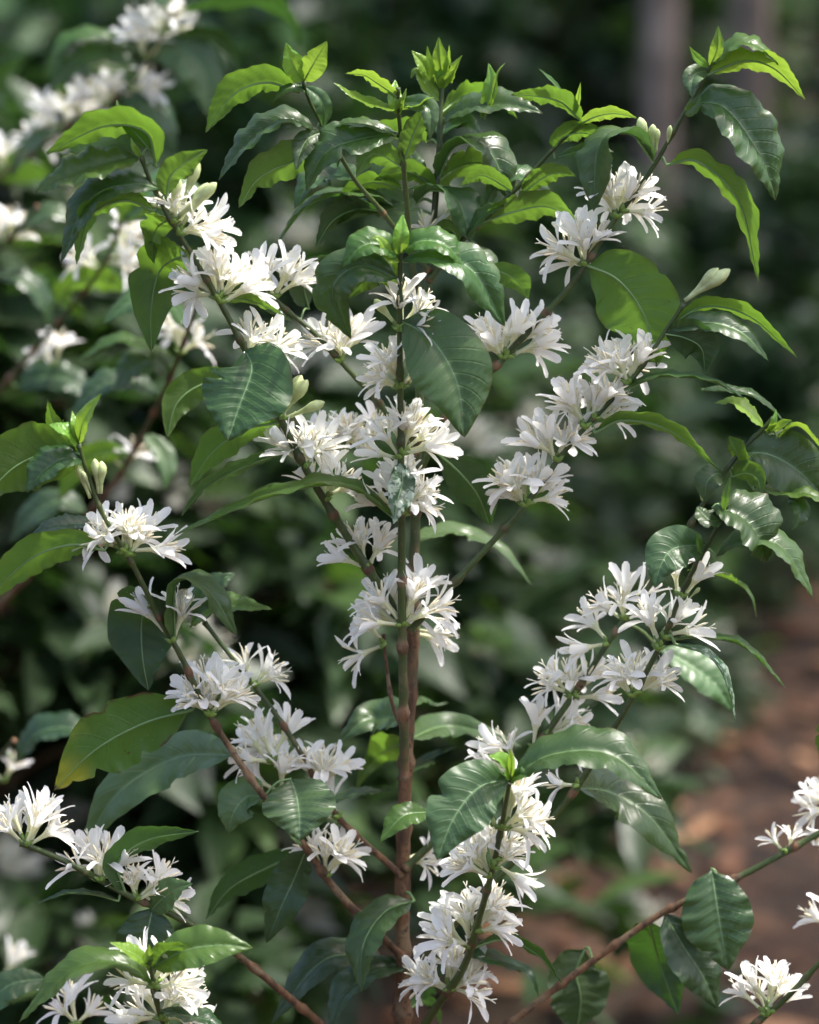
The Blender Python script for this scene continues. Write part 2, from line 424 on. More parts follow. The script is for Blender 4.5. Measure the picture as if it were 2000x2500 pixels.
def sstep(a, b, x):
    t = min(1, max(0, (x - a) / (b - a))); return t * t * (3 - 2 * t)
LEAFN = [0]
def make_leaf(key, c, pts, hw, th=60, fold=20, kind='mature', dt=None, dy=0, th1=None, name='leaf', wav=1.0, label=None):
    """leaf along a midrib seen in the photo. th: how far the blade is turned up (0 = upper face to the viewer, 90 = edge on, 180 = underside)"""
    LEAFN[0] += 1
    r = random.Random(LEAFN[0] * 13 + 5)
    px = [cpx(c, *p) for p in pts]
    o, bp_, dist = nearest(key, *px[0])
    Y0 = bp_.y + dy
    if dt is None: dt = r.uniform(-.022, .006)
    n = len(px)
    p3 = [P(x, y, Y0 + dt * (i / (n - 1)) ** 1.5 - .006 * math.sin(math.pi * i / (n - 1))) for i, (x, y) in enumerate(px)]
    if dist < 16: p3[0] = bp_
    hwm = hw / 1.725 * MPX * (1.16 if 50 < th < 136 else 1.0)
    N, MH = 44, 6
    mid = spline(p3, N + 1)
    if th1 is None: th1 = th + r.uniform(-12, 12)
    chord = mid[-1] - mid[0]
    V, UV, F, MI = [], [], [], []
    ev0 = (CAM - mid[N // 2]).normalized()
    eu0 = ev0.cross(chord).normalized()
    sgn = 1 if eu0.z >= 0 else -1
    if abs(eu0.z) < .15: sgn = 1 if eu0.x * (1 if px[0][0] < 1000 else -1) >= 0 else -1
    ph1, ph2 = r.uniform(0, 6.28), r.uniform(0, 6.28)
    wf = r.uniform(3.2, 5.2)
    seg_n = []
    asym = r.uniform(-.06, .06)
    bites = {1: [], -1: []}           # nibbled margins
    if hw > 45 and r.random() < .5:
        for _ in range(r.randint(1, 4)):
            bites[r.choice((1, -1))].append((r.uniform(.2, .92), r.uniform(.012, .035), r.uniform(.12, .4)))
    for i, p in enumerate(mid):
        u = i / N
        t = (mid[min(i + 1, N)] - mid[max(i - 1, 0)]).normalized()
        ev = (CAM - p).normalized(); ev = (ev - t * ev.dot(t))
        if ev.length < .15: ev = ev0 - t * ev0.dot(t)
        ev.normalize(); eu = ev.cross(t).normalized() * sgn
        a = math.radians(th + (th1 - th) * sstep(.1, .95, u))
        nrm = ev * math.cos(a) + eu * math.sin(a)
        side = eu * math.cos(a) - ev * math.sin(a)
        seg_n.append(nrm)
        wdt = (4 * u * (1 - u)) ** .72 * (1 - .45 * sstep(.55, .98, u)) * sstep(-.02, .11, u) * 1.06
        if u > .9: wdt = min(wdt, .30 * (1 - u) / .1 + .02)
        wdt *= hwm
        for j in range(-MH, MH + 1):
            v = j / MH; av = abs(v); s = 1 if v > 0 else -1
            fa = math.radians(fold) * (1 - .55 * av)
            W = wdt * (1 + asym * s)
            for bu, bw, bd in bites[s]: W *= 1 - bd * math.exp(-((u - bu) / bw) ** 2)
            lat = W * av
            q = p + side * (s * lat * math.cos(fa)) + nrm * (lat * math.sin(fa))
            phs = (u * 11 - av * 1.7) % 1.0
            pk = abs(math.sin(math.pi * (phs - .5))) * .085 * hwm * math.sin(math.pi * min(1, av * 1.05)) ** .7 * (1 if wdt > .2 * hwm else wdt / hwm * 5)
            wv = wav * .085 * hwm * av * av * math.sin(2 * math.pi * wf * u + (ph1 if s > 0 else ph2)) * math.sin(math.pi * u)
            wv += wav * .03 * hwm * av ** 3 * math.sin(2 * math.pi * 12 * u + ph1 * 2 + s)
            q = q + nrm * (pk + wv)
            V.append(q); UV.append((u, v * .5 + .5))
    C = 2 * MH + 1
    for i in range(N):
        for j in range(C - 1):
            q = (i * C + j, i * C + j + 1, (i + 1) * C + j + 1, (i + 1) * C + j)
            F.append(q if sgn > 0 else q[::-1]); MI.append(0)
    # face winding must agree with the upper side
    f0 = F[(N // 2) * (C - 1) + MH]
    fn = (V[f0[1]] - V[f0[0]]).cross(V[f0[2]] - V[f0[0]])
    if fn.dot(seg_n[N // 2]) < 0: F = [q[::-1] for q in F]
    # petiole and raised midrib
    L = chord.length
    rb = min(.0011, .00016 + .013 * L)
    rp = [rb * (1 - .82 * (i / N)) for i in range(N + 1)]
    path = [mid[i] - seg_n[i] * rp[i] * .62 for i in range(N + 1)]
    if dist >= 16 and dist < 130:
        a_, b_ = bp_, path[0]; mm = (a_ + b_) / 2 + Vector((0, 0, .004))
        pre = spline([a_, mm, b_], 8)[:-1]
        path = pre + path; rp = [rb] * len(pre) + rp
    v2, f2 = tube(path, rp, 6)
    o2 = len(V); V += v2; UV += [(.5, .5)] * len(v2)
    F += [tuple(k + o2 for k in q) for q in f2]; MI += [1] * len(f2)
    lf = mesh_obj(name, V, F, [M[kind], M['midrib']], o, p3[0], midx=MI, uv=UV)
    if label: lf['label'] = label
    return lf

CLN = [0]
def make_cluster(root, key, c, nodep, centre, n, rad=None, spread=62, buds=0, dy=0, scale=1.0, cam=-.15):
    n = max(1, round(n * .62)); scale *= 1.3
    CLN[0] += 1
    r = random.Random(CLN[0] * 31 + 3)
    npx = cpx(c, *nodep); cp = cpx(c, *centre)
    o, bp_, dist = nearest(key, *npx)
    node_ = bp_.copy() if dist < 45 else P(*npx, bp_.y + dy)
    cw = P(*cp, node_.y)
    ax = cw - node_
    R = ax.length
    tov = (CAM - node_).normalized()
    axis = (ax.normalized() + tov * cam + Vector((0, 0, .25 if n > 1 else 0))).normalized()
    side = axis.orthogonal().normalized(); oth = axis.cross(side)
    fl = []
    ga = 2.399963
    ph0 = r.uniform(0, 6.28)
    want = max(.010, R * .62)
    cand = sorted(range(len(FLOWERS)), key=lambda i: abs(FLOWERS[i][1] - min(.015, max(.009, want * .8))))[:12]
    base_path = []
    V, F = [], []
    for i in range(n):
        t = (i + .5) / n
        pol = math.radians(spread) * math.sqrt(t) * r.uniform(.85, 1.12); az = ph0 + i * ga + r.uniform(-.25, .25)
        d = axis * math.cos(pol) + (side * math.cos(az) + oth * math.sin(az)) * math.sin(pol)
        d = (d - tov * max(0, d.dot(tov) - .3)).normalized()
        # flowers rise from the twig, so the lowest ones are lifted
        if d.dot(Vector((0, 0, 1))) < -.35: d = (d + Vector((0, 0, .45))).normalized()
        bo = node_ + (side * math.cos(az) + oth * math.sin(az)) * r.uniform(.0015, .004) + axis * r.uniform(.0, max(.003, R * .30)) - tov * .0035
        fl.append((bo, d))
        cb = node_.lerp(bo, .2)
        pth = [cb, cb.lerp(bo, .6), bo, bo + d * .0022]
        v, f = tube(pth, [.0016, .0014, .0017, .0012], 7)
        q0 = len(V); V += v; F += [tuple(k + q0 for k in q) for q in f]
    # bracts
    for k in range(4):
        az = k * 1.57 + ph0; d = (axis * .6 + side * math.cos(az) + oth * math.sin(az)).normalized()
        v, f = tube([node_, node_ + d * .003, node_ + d * .0065], [.0022, .0019, .0003], 6)
        q0 = len(V); V += v; F += [tuple(k2 + q0 for k2 in q) for q in f]
    cl = mesh_obj('flower_cluster', V, F, M['calyx'], root, node_)
    for i, (bo, d) in enumerate(fl):
        q = d.to_track_quat('Z', 'Y') @ Quaternion((0, 0, 1), r.uniform(0, 6.28))
        if i < buds:
            link('flower_bud', r.choice(BUDS), cl, bo, q, scale * r.uniform(.8, 1.1))
        else:
            link('flower', FLOWERS[r.choice(cand)][0], cl, bo, q, scale * r.uniform(.9, 1.1))
    return cl
def make_bud_at(root_key, c, a, b, s=1.0):
    pa, pb = cpx(c, *a), cpx(c, *b)
    o, bp_, dist = nearest(root_key, *pa)
    A = P(*pa, bp_.y); B = P(*pb, bp_.y - .004)
    d = B - A
    link('flower_bud', RND.choice(BUDS), o, A, d.to_track_quat('Z', 'Y') @ Quaternion((0, 0, 1), RND.random() * 6), d.length / .023 * s)

# ---- the main plant
base = P(848 * FS, 2156 * FS, .04); gbase = Vector((base.x, .05, 0))
plant = empty('coffee_plant', gbase, 'coffee plant in full white bloom with upright brown stem, sharp before blurred shrubs', 'coffee plant')
make_branch('T', plant, [(848, 2156), (849, 1800), (856, 1600), (871, 1350), (874, 1100), (885, 800), (905, 560), (922, 350), (930, 180), (928, 118)],
            .04, .12, .0108, .0017, 2.0, 0, 'stem', [Vector((gbase.x - .004, .055, -.04)), Vector((gbase.x + .006, .05, .4))], n=190)
for a in [
    ('S', [(852, 1640), (850, 1500), (847, 1300), (845, 1000), (842, 700), (843, 560), (845, 482)], .030, -.01, .0036, .0016, .56, -.1),
    ('S2', [(893, 650), (866, 540), (858, 440), (848, 330), (840, 240), (838, 185)], .095, .04, .0022, .0013, .1, 0),
    ('L1', [(850, 1310), (770, 1190), (700, 1080), (640, 980), (590, 880), (510, 725), (465, 640), (400, 530), (340, 430), (312, 370), (298, 330)], .03, -.02, .0033, .0014, .3, .05),
    ('L2', [(876, 960), (800, 850), (740, 785), (660, 700), (600, 650), (565, 610), (520, 540)], .07, .06, .0024, .0014, .2, .1),
    ('L3', [(903, 570), (800, 440), (745, 375), (690, 280), (655, 220), (639, 172)], .10, .04, .0020, .0012, .25, .05),
    ('R1', [(862, 1330), (955, 1230), (1100, 1070), (1185, 955), (1260, 870), (1330, 800), (1400, 700), (1440, 640)], .04, .03, .0026, .0014, .2, .05),
    ('R2', [(876, 1010), (940, 880), (1050, 765), (1130, 680), (1210, 590), (1290, 470), (1370, 360), (1440, 240), (1475, 180), (1495, 140)], .065, .04, .0029, .0013, .35, .05),
    ('R3', [(903, 590), (970, 510), (1085, 400), (1160, 320), (1225, 255)], .10, .06, .0022, .0012, .2, .05),
    ('R4a', [(850, 2060), (1000, 1900), (1140, 1750), (1195, 1685), (1240, 1620), (1325, 1480), (1395, 1350), (1440, 1240), (1500, 1130), (1532, 1060)], .04, -.03, .0032, .0014, .45, .05),
    ('R4b', [(852, 1830), (960, 1730), (1100, 1605), (1200, 1475), (1290, 1340), (1370, 1230), (1450, 1110), (1520, 1000), (1590, 920), (1630, 880)], .045, .03, .0029, .0014, .35, .05),
    ('BF', [(850, 2290), (895, 2160), (975, 2040), (1010, 1930), (1040, 1820), (1060, 1720), (1075, 1640)], .03, -.10, .0036, .0015, .4, .05),
    ('L4', [(848, 2015), (760, 1930), (700, 1865), (640, 1780), (550, 1670), (450, 1520), (380, 1380), (340, 1310), (280, 1190), (215, 1080), (185, 1000), (165, 935)], .035, -.04, .0031, .0014, 1.15, -.1),
    ('L5', [(848, 1845), (740, 1750), (690, 1690), (630, 1580), (570, 1490), (500, 1400), (430, 1310)], .045, .05, .0026, .0015, 1.0, .0),
    ('L6', [(848, 2275), (720, 2190), (620, 2110), (480, 1995), (370, 1930), (260, 1880), (150, 1820), (45, 1775)], .04, -.05, .0030, .0020, 1.1, -.1),
    ('L7', [(848, 2420), (620, 2330), (420, 2250), (345, 2156), (322, 2060), (312, 2005)], .03, -.12, .0032, .0014, .6, .0),
    ('R5', [(850, 2330), (960, 2240), (1080, 2150), (1240, 2030), (1400, 1920), (1570, 1840), (1725, 1755), (1800, 1710)], .05, .05, .0027, .0024, 1.2, .15),
    ('R6', [(850, 2480), (1300, 2330), (1590, 2156), (1725, 2030), (1800, 1960)], .04, -.03, .0032, .0018, .6, .05),
    ('L8', [(862, 1570), (826, 1480), (812, 1380), (808, 1335)], .045, .05, .0016, .0011, 1.1, .8),
]:
    make_branch(a[0], plant, *a[1:])

Lf = make_leaf
# leaves: branch, crop, midrib in the photo, half width, turn, fold, kind, ...
Lf('L3', 'A', [(1278, 345), (1235, 270), (1203, 180)], 46, 12, 14, 'young')
Lf('L3', 'A', [(1282, 345), (1325, 260), (1378, 172)], 50, 8, 14, 'young')
Lf('L3', 'A', [(1255, 385), (1120, 345), (980, 400), (866, 558)], 78, 132, 18, 'mid')
Lf('L3', 'A', [(1335, 548), (1195, 512), (1050, 610), (922, 757)], 98, 66, 38, 'mature')
Lf('L3', 'A', [(1288, 370), (1345, 410), (1368, 470), (1360, 540)], 36, 15, 20, 'grey')
Lf('L3', 'A', [(1285, 390), (1240, 372), (1195, 385), (1150, 430)], 36, 60, 20, 'mature')
Lf('L1', 'A', [(660, 700), (615, 555), (440, 530), (190, 650)], 92, 118, 18, 'mid')
Lf('L1', 'A', [(615, 660), (480, 690), (300, 745), (145, 812)], 92, 56, 34, 'mid', wav=1.5)
Lf('L1', 'A', [(690, 800), (560, 775), (380, 840), (255, 1110)], 86, 50, 24, 'mature')
Lf('L1', 'A', [(648, 884), (520, 842), (380, 910), (322, 1115)], 70, 118, 20, 'mid')
Lf('L1', 'A', [(700, 835), (715, 745), (775, 690), (875, 630)], 62, 150, 14, 'mid')
Lf('L1', 'A', [(585, 655), (565, 620), (550, 575)], 14, 30, 20, 'young')
Lf('L1', 'A', [(640, 640), (540, 520), (500, 470), (492, 420)], 40, 140, 14, 'mid')
Lf('S2', 'A', [(1665, 568), (1500, 590), (1365, 650), (1290, 805)], 104, 44, 30, 'mature')
Lf('L3', 'A', [(1370, 560), (1295, 585), (1262, 650), (1247, 718)], 46, 15, 20, 'grey')
Lf('L3', 'A', [(1400, 650), (1230, 680), (1090, 750), (1005, 875)], 100, 132, 14, 'mid')
Lf('T', 'A', [(1690, 895), (1560, 828), (1320, 850), (1162, 1035)], 78, 78, 30, 'mature')
Lf('S2', 'A', [(1655, 470), (1570, 440), (1490, 410), (1405, 348)], 46, 66, 26, 'young')
Lf('S2', 'A', [(1655, 410), (1590, 350), (1530, 315), (1455, 310)], 44, 122, 16, 'young')
Lf('S2', 'A', [(1675, 570), (1570, 535), (1470, 520), (1375, 540)], 52, 72, 24, 'mid')
Lf('S2', 'A', [(1668, 480), (1662, 420), (1665, 335)], 30, 15, 25, 'young')
Lf('S2', 'A', [(1690, 480), (1700, 420), (1712, 370)], 22, 60, 25, 'young')
Lf('S2', 'A', [(1690, 700), (1600, 650), (1550, 660), (1500, 740)], 70, 140, 14, 'mid')
Lf('T', 'A', [(1700, 800), (1600, 770), (1520, 780), (1400, 860)], 60, 120, 14, 'mid')
Lf('T', 'A', [(1700, 850), (1620, 870), (1500, 880), (1400, 960)], 60, 60, 20, 'mature')
Lf('L1', 'A', [(800, 1060), (680, 1130), (638, 1290), (637, 1480)], 118, 165, 8, 'mid', dy=.06)
Lf('L1', 'A', [(720, 920), (660, 960), (640, 1040), (650, 1110)], 75, 150, 10, 'mid', dy=.05)
Lf('L2', 'A', [(1050, 1250), (1090, 1270), (1160, 1310), (1240, 1360)], 48, 60, 20, 'mid', dy=.03)
Lf('L1', 'A', [(930, 1250), (1030, 1260), (1120, 1290), (1200, 1330)], 44, 120, 20, 'mid', dy=.03)
Lf('S', 'A', [(1690, 1070), (1600, 1030), (1520, 1040), (1442, 1125)], 72, 48, 26, 'mid')
Lf('S', 'A', [(1688, 1180), (1510, 1120), (1400, 1225), (1478, 1428)], 92, 28, 34, 'mature', th1=20)
Lf('S', 'A', [(1690, 1080), (1688, 1000), (1697, 900)], 34, 15, 22, 'young')
Lf('S', 'A', [(1690, 1100), (1640, 1080), (1600, 1010), (1560, 1000)], 30, 40, 22, 'young')
Lf('S', 'A', [(1690, 1190), (1620, 1130), (1560, 1150), (1460, 1260)], 80, 150, 14, 'mid', dy=.02)
# right top
for p, h, t in (([(135, 345), (130, 260), (123, 155)], 36, 15), ([(90, 345), (60, 275), (8, 212)], 38, 40), ([(172, 345), (190, 290), (222, 232)], 28, 60),
                ([(110, 335), (85, 260), (74, 190)], 20, 30), ([(150, 335), (168, 260), (168, 188)], 22, 70), ([(125, 400), (110, 320), (100, 270)], 40, 120), ([(130, 400), (160, 330), (200, 290)], 36, 140)):
    Lf('T', 'B', p, h, t, 24, 'young')
Lf('T', 'B', [(110, 420), (70, 360), (30, 300), (5, 330)], 40, 40, 24, 'young')
Lf('R3', 'B', [(300, 500), (335, 400), (345, 330), (332, 265)], 34, 30, 24, 'young', dy=.03)
Lf('R3', 'B', [(310, 500), (350, 400), (372, 310), (402, 265)], 32, 80, 24, 'young', dy=.03)
Lf('T', 'B', [(105, 520), (240, 465), (410, 445), (562, 478)], 84, 66, 38, 'mature', dt=-.03)
Lf('R3', 'B', [(735, 485), (640, 430), (540, 405), (425, 398)], 62, 122, 18, 'mid')
Lf('R3', 'B', [(700, 475), (712, 410), (721, 345)], 14, 40, 20, 'young')
Lf('R3', 'B', [(655, 400), (600, 340), (543, 287)], 14, 60, 20, 'mid')
Lf('R3', 'B', [(718, 532), (790, 488), (870, 478), (958, 497)], 40, 128, 16, 'young')
Lf('R3', 'B', [(605, 645), (650, 575), (740, 560), (825, 602)], 62, 128, 16, 'mid')
Lf('R3', 'B', [(610, 665), (700, 640), (790, 625), (860, 640)], 36, 60, 20, 'mature')
Lf('R2', 'B', [(1012, 675), (935, 565), (800, 610), (775, 890)], 96, 110, 22, 'grey', th1=14)
Lf('R2', 'B', [(1190, 440), (1330, 455), (1475, 650), (1542, 845)], 140, 40, 34, 'mature')
Lf('R2', 'B', [(1080, 692), (1220, 680), (1390, 850), (1470, 1190)], 84, 124, 16, 'mid', dt=-.01)
Lf('R2', 'B', [(1270, 330), (1410, 255), (1540, 290), (1665, 418)], 66, 130, 14, 'young')
Lf('R2', 'B', [(1290, 280), (1370, 190), (1460, 195), (1555, 275)], 70, 70, 20, 'mid')
Lf('R2', 'B', [(1275, 280), (1298, 200), (1300, 108)], 28, 20, 24, 'young')
Lf('R2', 'B', [(1265, 275), (1210, 245), (1178, 195)], 22, 40, 24, 'young')
Lf('R2', 'B', [(1245, 290), (1205, 310), (1188, 350), (1192, 412)], 42, 10, 18, 'grey')
Lf('R2', 'B', [(1175, 480), (1205, 440), (1222, 390)], 34, 30, 20, 'mid')
Lf('T', 'B', [(125, 760), (190, 615), (330, 630), (438, 855)], 104, 110, 24, 'mature', th1=22)
Lf('T', 'B', [(25, 860), (95, 800), (205, 850), (257, 1020)], 96, 110, 24, 'grey', th1=18)
Lf('R3', 'B', [(430, 810), (350, 755), (290, 740), (215, 785)], 48, 126, 14, 'mid')
Lf('R3', 'B', [(470, 815), (560, 750), (630, 725), (700, 742)], 54, 132, 14, 'mid')
Lf('R3', 'B', [(320, 950), (440, 890), (580, 870), (705, 935)], 76, 134, 14, 'mid')
Lf('R3', 'B', [(250, 1010), (290, 930), (350, 880), (430, 850)], 50, 60, 20, 'mature')
Lf('S', 'B', [(-32, 1100), (100, 1090), (265, 1140), (402, 1375)], 88, 62, 34, 'mature', th1=15)
Lf('S', 'B', [(-30, 1060), (50, 1015), (150, 1035), (245, 1135)], 76, 50, 28, 'mid')
Lf('R2', 'B', [(330, 1130), (400, 1150), (460, 1190), (500, 1260)], 58, 150, 10, 'mid', dy=.02)
Lf('R2', 'B', [(735, 1105), (880, 1180), (990, 1330), (1042, 1545)], 168, 168, 6, 'mid', dt=.0, wav=.5)
Lf('S2', 'B', [(-20, 690), (10, 580), (50, 490), (102, 440)], 56, 140, 14, 'mid')
Lf('S2', 'B', [(-30, 430), (60, 440), (88, 490), (85, 590)], 40, 15, 20, 'grey')
Lf('S2', 'B', [(-20, 470), (30, 450), (70, 420), (105, 410)], 34, 100, 20, 'young')
Lf('T', 'B', [(100, 770), (50, 720), (0, 650), (-40, 620)], 40, 40, 20, 'mature')
Lf('T', 'B', [(110, 820), (40, 740), (-50, 720), (-150, 760)], 56, 130, 14, 'mid')
Lf('T', 'B', [(80, 1010), (150, 960), (190, 980), (210, 1060)], 40, 130, 14, 'mid')
for k, p, h, t, f, kd in (
    ('T', [(1800, 600), (1700, 560), (1600, 580), (1500, 680)], 90, 120, 16, 'mid'), ('L3', [(1500, 760), (1400, 740), (1300, 780), (1240, 880)], 76, 60, 22, 'mature'),
    ('T', [(1830, 760), (1960, 690), (2080, 700), (2180, 800)], 84, 125, 14, 'mid'), ('R3', [(2040, 880), (2110, 760), (2220, 740), (2320, 800)], 70, 60, 22, 'mature'),
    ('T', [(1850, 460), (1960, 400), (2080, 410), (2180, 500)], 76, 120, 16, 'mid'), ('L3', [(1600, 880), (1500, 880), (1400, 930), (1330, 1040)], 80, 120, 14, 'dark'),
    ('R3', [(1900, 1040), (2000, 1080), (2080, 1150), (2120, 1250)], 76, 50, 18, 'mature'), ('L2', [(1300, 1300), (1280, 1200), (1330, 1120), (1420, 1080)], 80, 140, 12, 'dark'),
    ('T', [(1860, 560), (1920, 520), (1990, 540), (2040, 620)], 60, 60, 24, 'mature'), ('L3', [(1420, 700), (1440, 600), (1500, 560), (1580, 560)], 60, 70, 24, 'mature')):
    Lf(k, 'A', p, h, t, f, kd, dy=.03)
# right middle
Lf('R1', 'D', [(1090, 170), (1240, 82), (1430, 122), (1632, 298)], 62, 116, 20, 'mid', dy=.02)
Lf('R1', 'D', [(1080, 185), (1250, 150), (1400, 195), (1512, 312)], 66, 46, 22, 'grey')
Lf('R1', 'D', [(1085, 215), (1160, 215), (1230, 260), (1245, 362)], 90, 155, 10, 'dark')
Lf('R1', 'D', [(900, 435), (1050, 378), (1260, 395), (1410, 470)], 62, 78, 24, 'mature')
Lf('R1', 'D', [(1230, 430), (1370, 440), (1480, 480), (1580, 570)], 48, 70, 24, 'mature', dy=.03)
Lf('R1', 'D', [(780, 612), (900, 560), (1100, 605), (1302, 775)], 60, 116, 20, 'mid')
Lf('R4b', 'D', [(1505, 605), (1440, 545), (1370, 490), (1285, 490)], 56, 66, 26, 'young')
Lf('R4b', 'D', [(1515, 612), (1535, 570), (1545, 515)], 14, 20, 20, 'young')
Lf('R4b', 'D', [(1505, 622), (1560, 590), (1612, 562)], 34, 120, 20, 'young')
Lf('R4b', 'D', [(1550, 640), (1610, 590), (1660, 600), (1740, 690)], 62, 90, 20, 'young')
Lf('R4b', 'D', [(1400, 715), (1510, 705), (1630, 770), (1745, 880)], 125, 18, 16, 'grey')
Lf('R4b', 'D', [(1390, 745), (1375, 690), (1343, 628)], 52, 130, 14, 'mid')
Lf('R4b', 'D', [(1450, 850), (1580, 868), (1690, 880), (1790, 935)], 66, 68, 26, 'mid')
Lf('R4b', 'D', [(1590, 890), (1640, 920), (1640, 970), (1608, 1030)], 44, 40, 20, 'mature')
Lf('R4a', 'D', [(1275, 928), (1390, 965), (1465, 1045), (1502, 1160)], 128, 52, 34, 'mature')
Lf('R4a', 'D', [(1285, 1140), (1400, 1075), (1560, 1100), (1700, 1310)], 86, 64, 30, 'mature')
Lf('R4b', 'D', [(1330, 800), (1285, 790), (1250, 830), (1245, 905)], 56, 20, 18, 'grey')
Lf('R4a', 'D', [(1320, 990), (1260, 980), (1210, 925)], 50, 40, 18, 'mature')
Lf('R4a', 'D', [(1312, 970), (1335, 890), (1352, 795)], 24, 60, 20, 'mid')
Lf('R4b', 'D', [(1360, 800), (1420, 785), (1465, 810), (1482, 870)], 56, 150, 14, 'mid')
Lf('R4a', 'D', [(1235, 1080), (1120, 1100), (1062, 1165), (1033, 1270)], 92, 6, 12, 'grey')
Lf('R4a', 'D', [(1240, 1115), (1218, 1085), (1208, 1040)], 26, 50, 18, 'mid')
Lf('S', 'D', [(-30, 135), (95, 225), (200, 405), (232, 635)], 160, 10, 12, 'mature', dt=-.03, wav=.6)
Lf('R2', 'D', [(120, 700), (210, 780), (290, 880), (340, 1010)], 95, 155, 10, 'dark')
Lf('T', 'D', [(30, 1060), (190, 1035), (380, 1100), (512, 1255)], 66, 70, 20, 'grey', dy=.10)
Lf('R4a', 'D', [(1200, 1215), (1330, 1225), (1430, 1290), (1462, 1390)], 70, 90, 20, 'mid', dy=.14)
# left middle
Lf('L2', 'C', [(1000, 370), (830, 420), (740, 500), (704, 635)], 78, 155, 10, 'mid', dy=.06)
Lf('L1', 'C', [(1045, 260), (1060, 350), (1005, 510), (960, 650)], 182, 12, 12, 'mature', dt=-.035, wav=.7)
Lf('L1', 'C', [(1185, 570), (1030, 600), (890, 700), (797, 845)], 92, 128, 14, 'mid', dy=.02)
Lf('L1', 'C', [(1200, 690), (1010, 765), (860, 850), (765, 965)], 72, 112, 16, 'grey', dy=.06)
Lf('S', 'C', [(1680, 985), (1450, 838), (1150, 880), (735, 1048)], 92, 76, 28, 'mid', dt=-.04)
Lf('L4', 'C', [(345, 690), (200, 700), (60, 760), (-80, 900)], 145, 155, 10, 'mid', dy=.02)
Lf('L4', 'C', [(370, 725), (270, 725), (180, 780), (112, 868)], 78, 56, 30, 'mature')
Lf('L4', 'C', [(440, 1108), (300, 1085), (120, 1150), (-90, 1350)], 98, 140, 14, 'mid')
Lf('L4', 'C', [(420, 1000), (300, 1000), (190, 1020), (110, 1080)], 60, 60, 20, 'dark', dy=.05)
Lf('L4', 'C', [(330, 650), (280, 605), (205, 580)], 40, 60, 22, 'young')
Lf('L4', 'C', [(345, 660), (355, 560), (428, 448)], 38, 40, 24, 'young')
Lf('L4', 'C', [(325, 650), (315, 585), (304, 522)], 18, 20, 24, 'young')
Lf('L4', 'C', [(320, 670), (240, 600), (200, 475)], 56, 140, 14, 'mid', dy=.05)
Lf('S', 'C', [(1705, 745), (1695, 820), (1675, 900), (1658, 1000)], 64, 25, 22, 'blotch', dt=-.035, label='small leaf mottled with pale insect scars')
# lower left
Lf('L4', 'E', [(755, 375), (742, 130), (870, 150), (998, 350)], 78, 120, 20, 'mature', th1=30)
Lf('L5', 'E', [(860, 300), (850, 180), (920, 120), (990, 85)], 66, 20, 18, 'grey')
Lf('L5', 'E', [(800, 310), (880, 235), (1000, 225), (1148, 238)], 66, 52, 26, 'mid')
Lf('L4', 'E', [(650, 210), (600, 280), (600, 430), (625, 580)], 150, 168, 8, 'dark', dy=.05)
Lf('L4', 'E', [(810, 660), (610, 715), (400, 830), (228, 1000)], 150, 160, 8, 'yellow', dy=.02, label='yellowing leaf with brown spots and a brown tip')
Lf('L4', 'E', [(1000, 850), (740, 865), (490, 1020), (328, 1295)], 120, 30, 16, 'grey', dy=.07)
Lf('L4', 'G', [(1225, 88), (1248, 160), (1260, 240), (1264, 350)], 150, 5, 14, 'grey', dt=-.03)
Lf('L4', 'G', [(1100, 170), (1040, 165), (985, 230), (962, 318)], 90, 20, 16, 'grey', dy=.02)
Lf('T', 'E', [(1700, 700), (1600, 690), (1510, 720), (1420, 810)], 92, 30, 18, 'grey', dy=.06)
Lf('T', 'E', [(1690, 800), (1600, 850), (1540, 920), (1500, 1000)], 90, 150, 14, 'mid', dy=.12)
Lf('L5', 'E', [(1340, 1060), (1420, 1040), (1520, 1010), (1650, 1000)], 44, 70, 20, 'mature', dy=.04)
# right lower
Lf('T', 'F', [(-10, 770), (140, 730), (310, 755), (470, 815)], 76, 42, 18, 'grey', dy=.09)
Lf('T', 'F', [(-10, 910), (60, 880), (130, 840), (200, 815)], 60, 60, 18, 'dark', dy=.09)
Lf('T', 'F', [(-10, 640), (60, 620), (110, 640), (160, 630)], 40, 60, 18, 'grey', dy=.12)
Lf('BF', 'F', [(430, 935), (600, 850), (850, 850), (1065, 1040)], 104, 52, 30, 'mature')
Lf('BF', 'F', [(415, 940), (290, 990), (185, 1120), (116, 1295)], 128, 8, 14, 'grey', dt=-.03)
Lf('BF', 'F', [(425, 935), (390, 880), (330, 855)], 40, 60, 22, 'young')
Lf('BF', 'F', [(430, 930), (432, 870), (418, 820)], 16, 20, 22, 'young')
Lf('BF', 'F', [(425, 950), (470, 935), (520, 930)], 36, 40, 22, 'mid')
Lf('BF', 'F', [(350, 1180), (290, 1130), (270, 1080), (280, 1050)], 70, 150, 12, 'dark', dy=.04)
Lf('T', 'F', [(-60, 1050), (80, 1090), (-30, 1110), (-125, 1220)][1:], 62, 30, 16, 'mid', dy=-.05)
Lf('R4a', 'F', [(1110, 360), (1230, 352), (1410, 395), (1580, 565)], 72, 82, 20, 'mature', dy=.03)
Lf('R4a', 'F', [(1120, 380), (1260, 430), (1335, 540), (1372, 710)], 46, 70, 26, 'blotch')
Lf('R4a', 'F', [(720, 1000), (850, 1010), (1010, 1110), (1190, 1350)], 118, 40, 14, 'mature', dy=.06)
Lf('R4b', 'F', [(1050, 400), (1190, 480), (1300, 570), (1360, 670)], 92, 40, 14, 'grey', dy=.16)
Lf('R5', 'H', [(1272, 466), (1288, 580), (1312, 730), (1342, 895)], 150, 8, 12, 'mature', dt=-.02)
Lf('R5', 'H', [(1070, 660), (1150, 790), (1230, 910), (1297, 1055)], 112, 26, 16, 'dark')
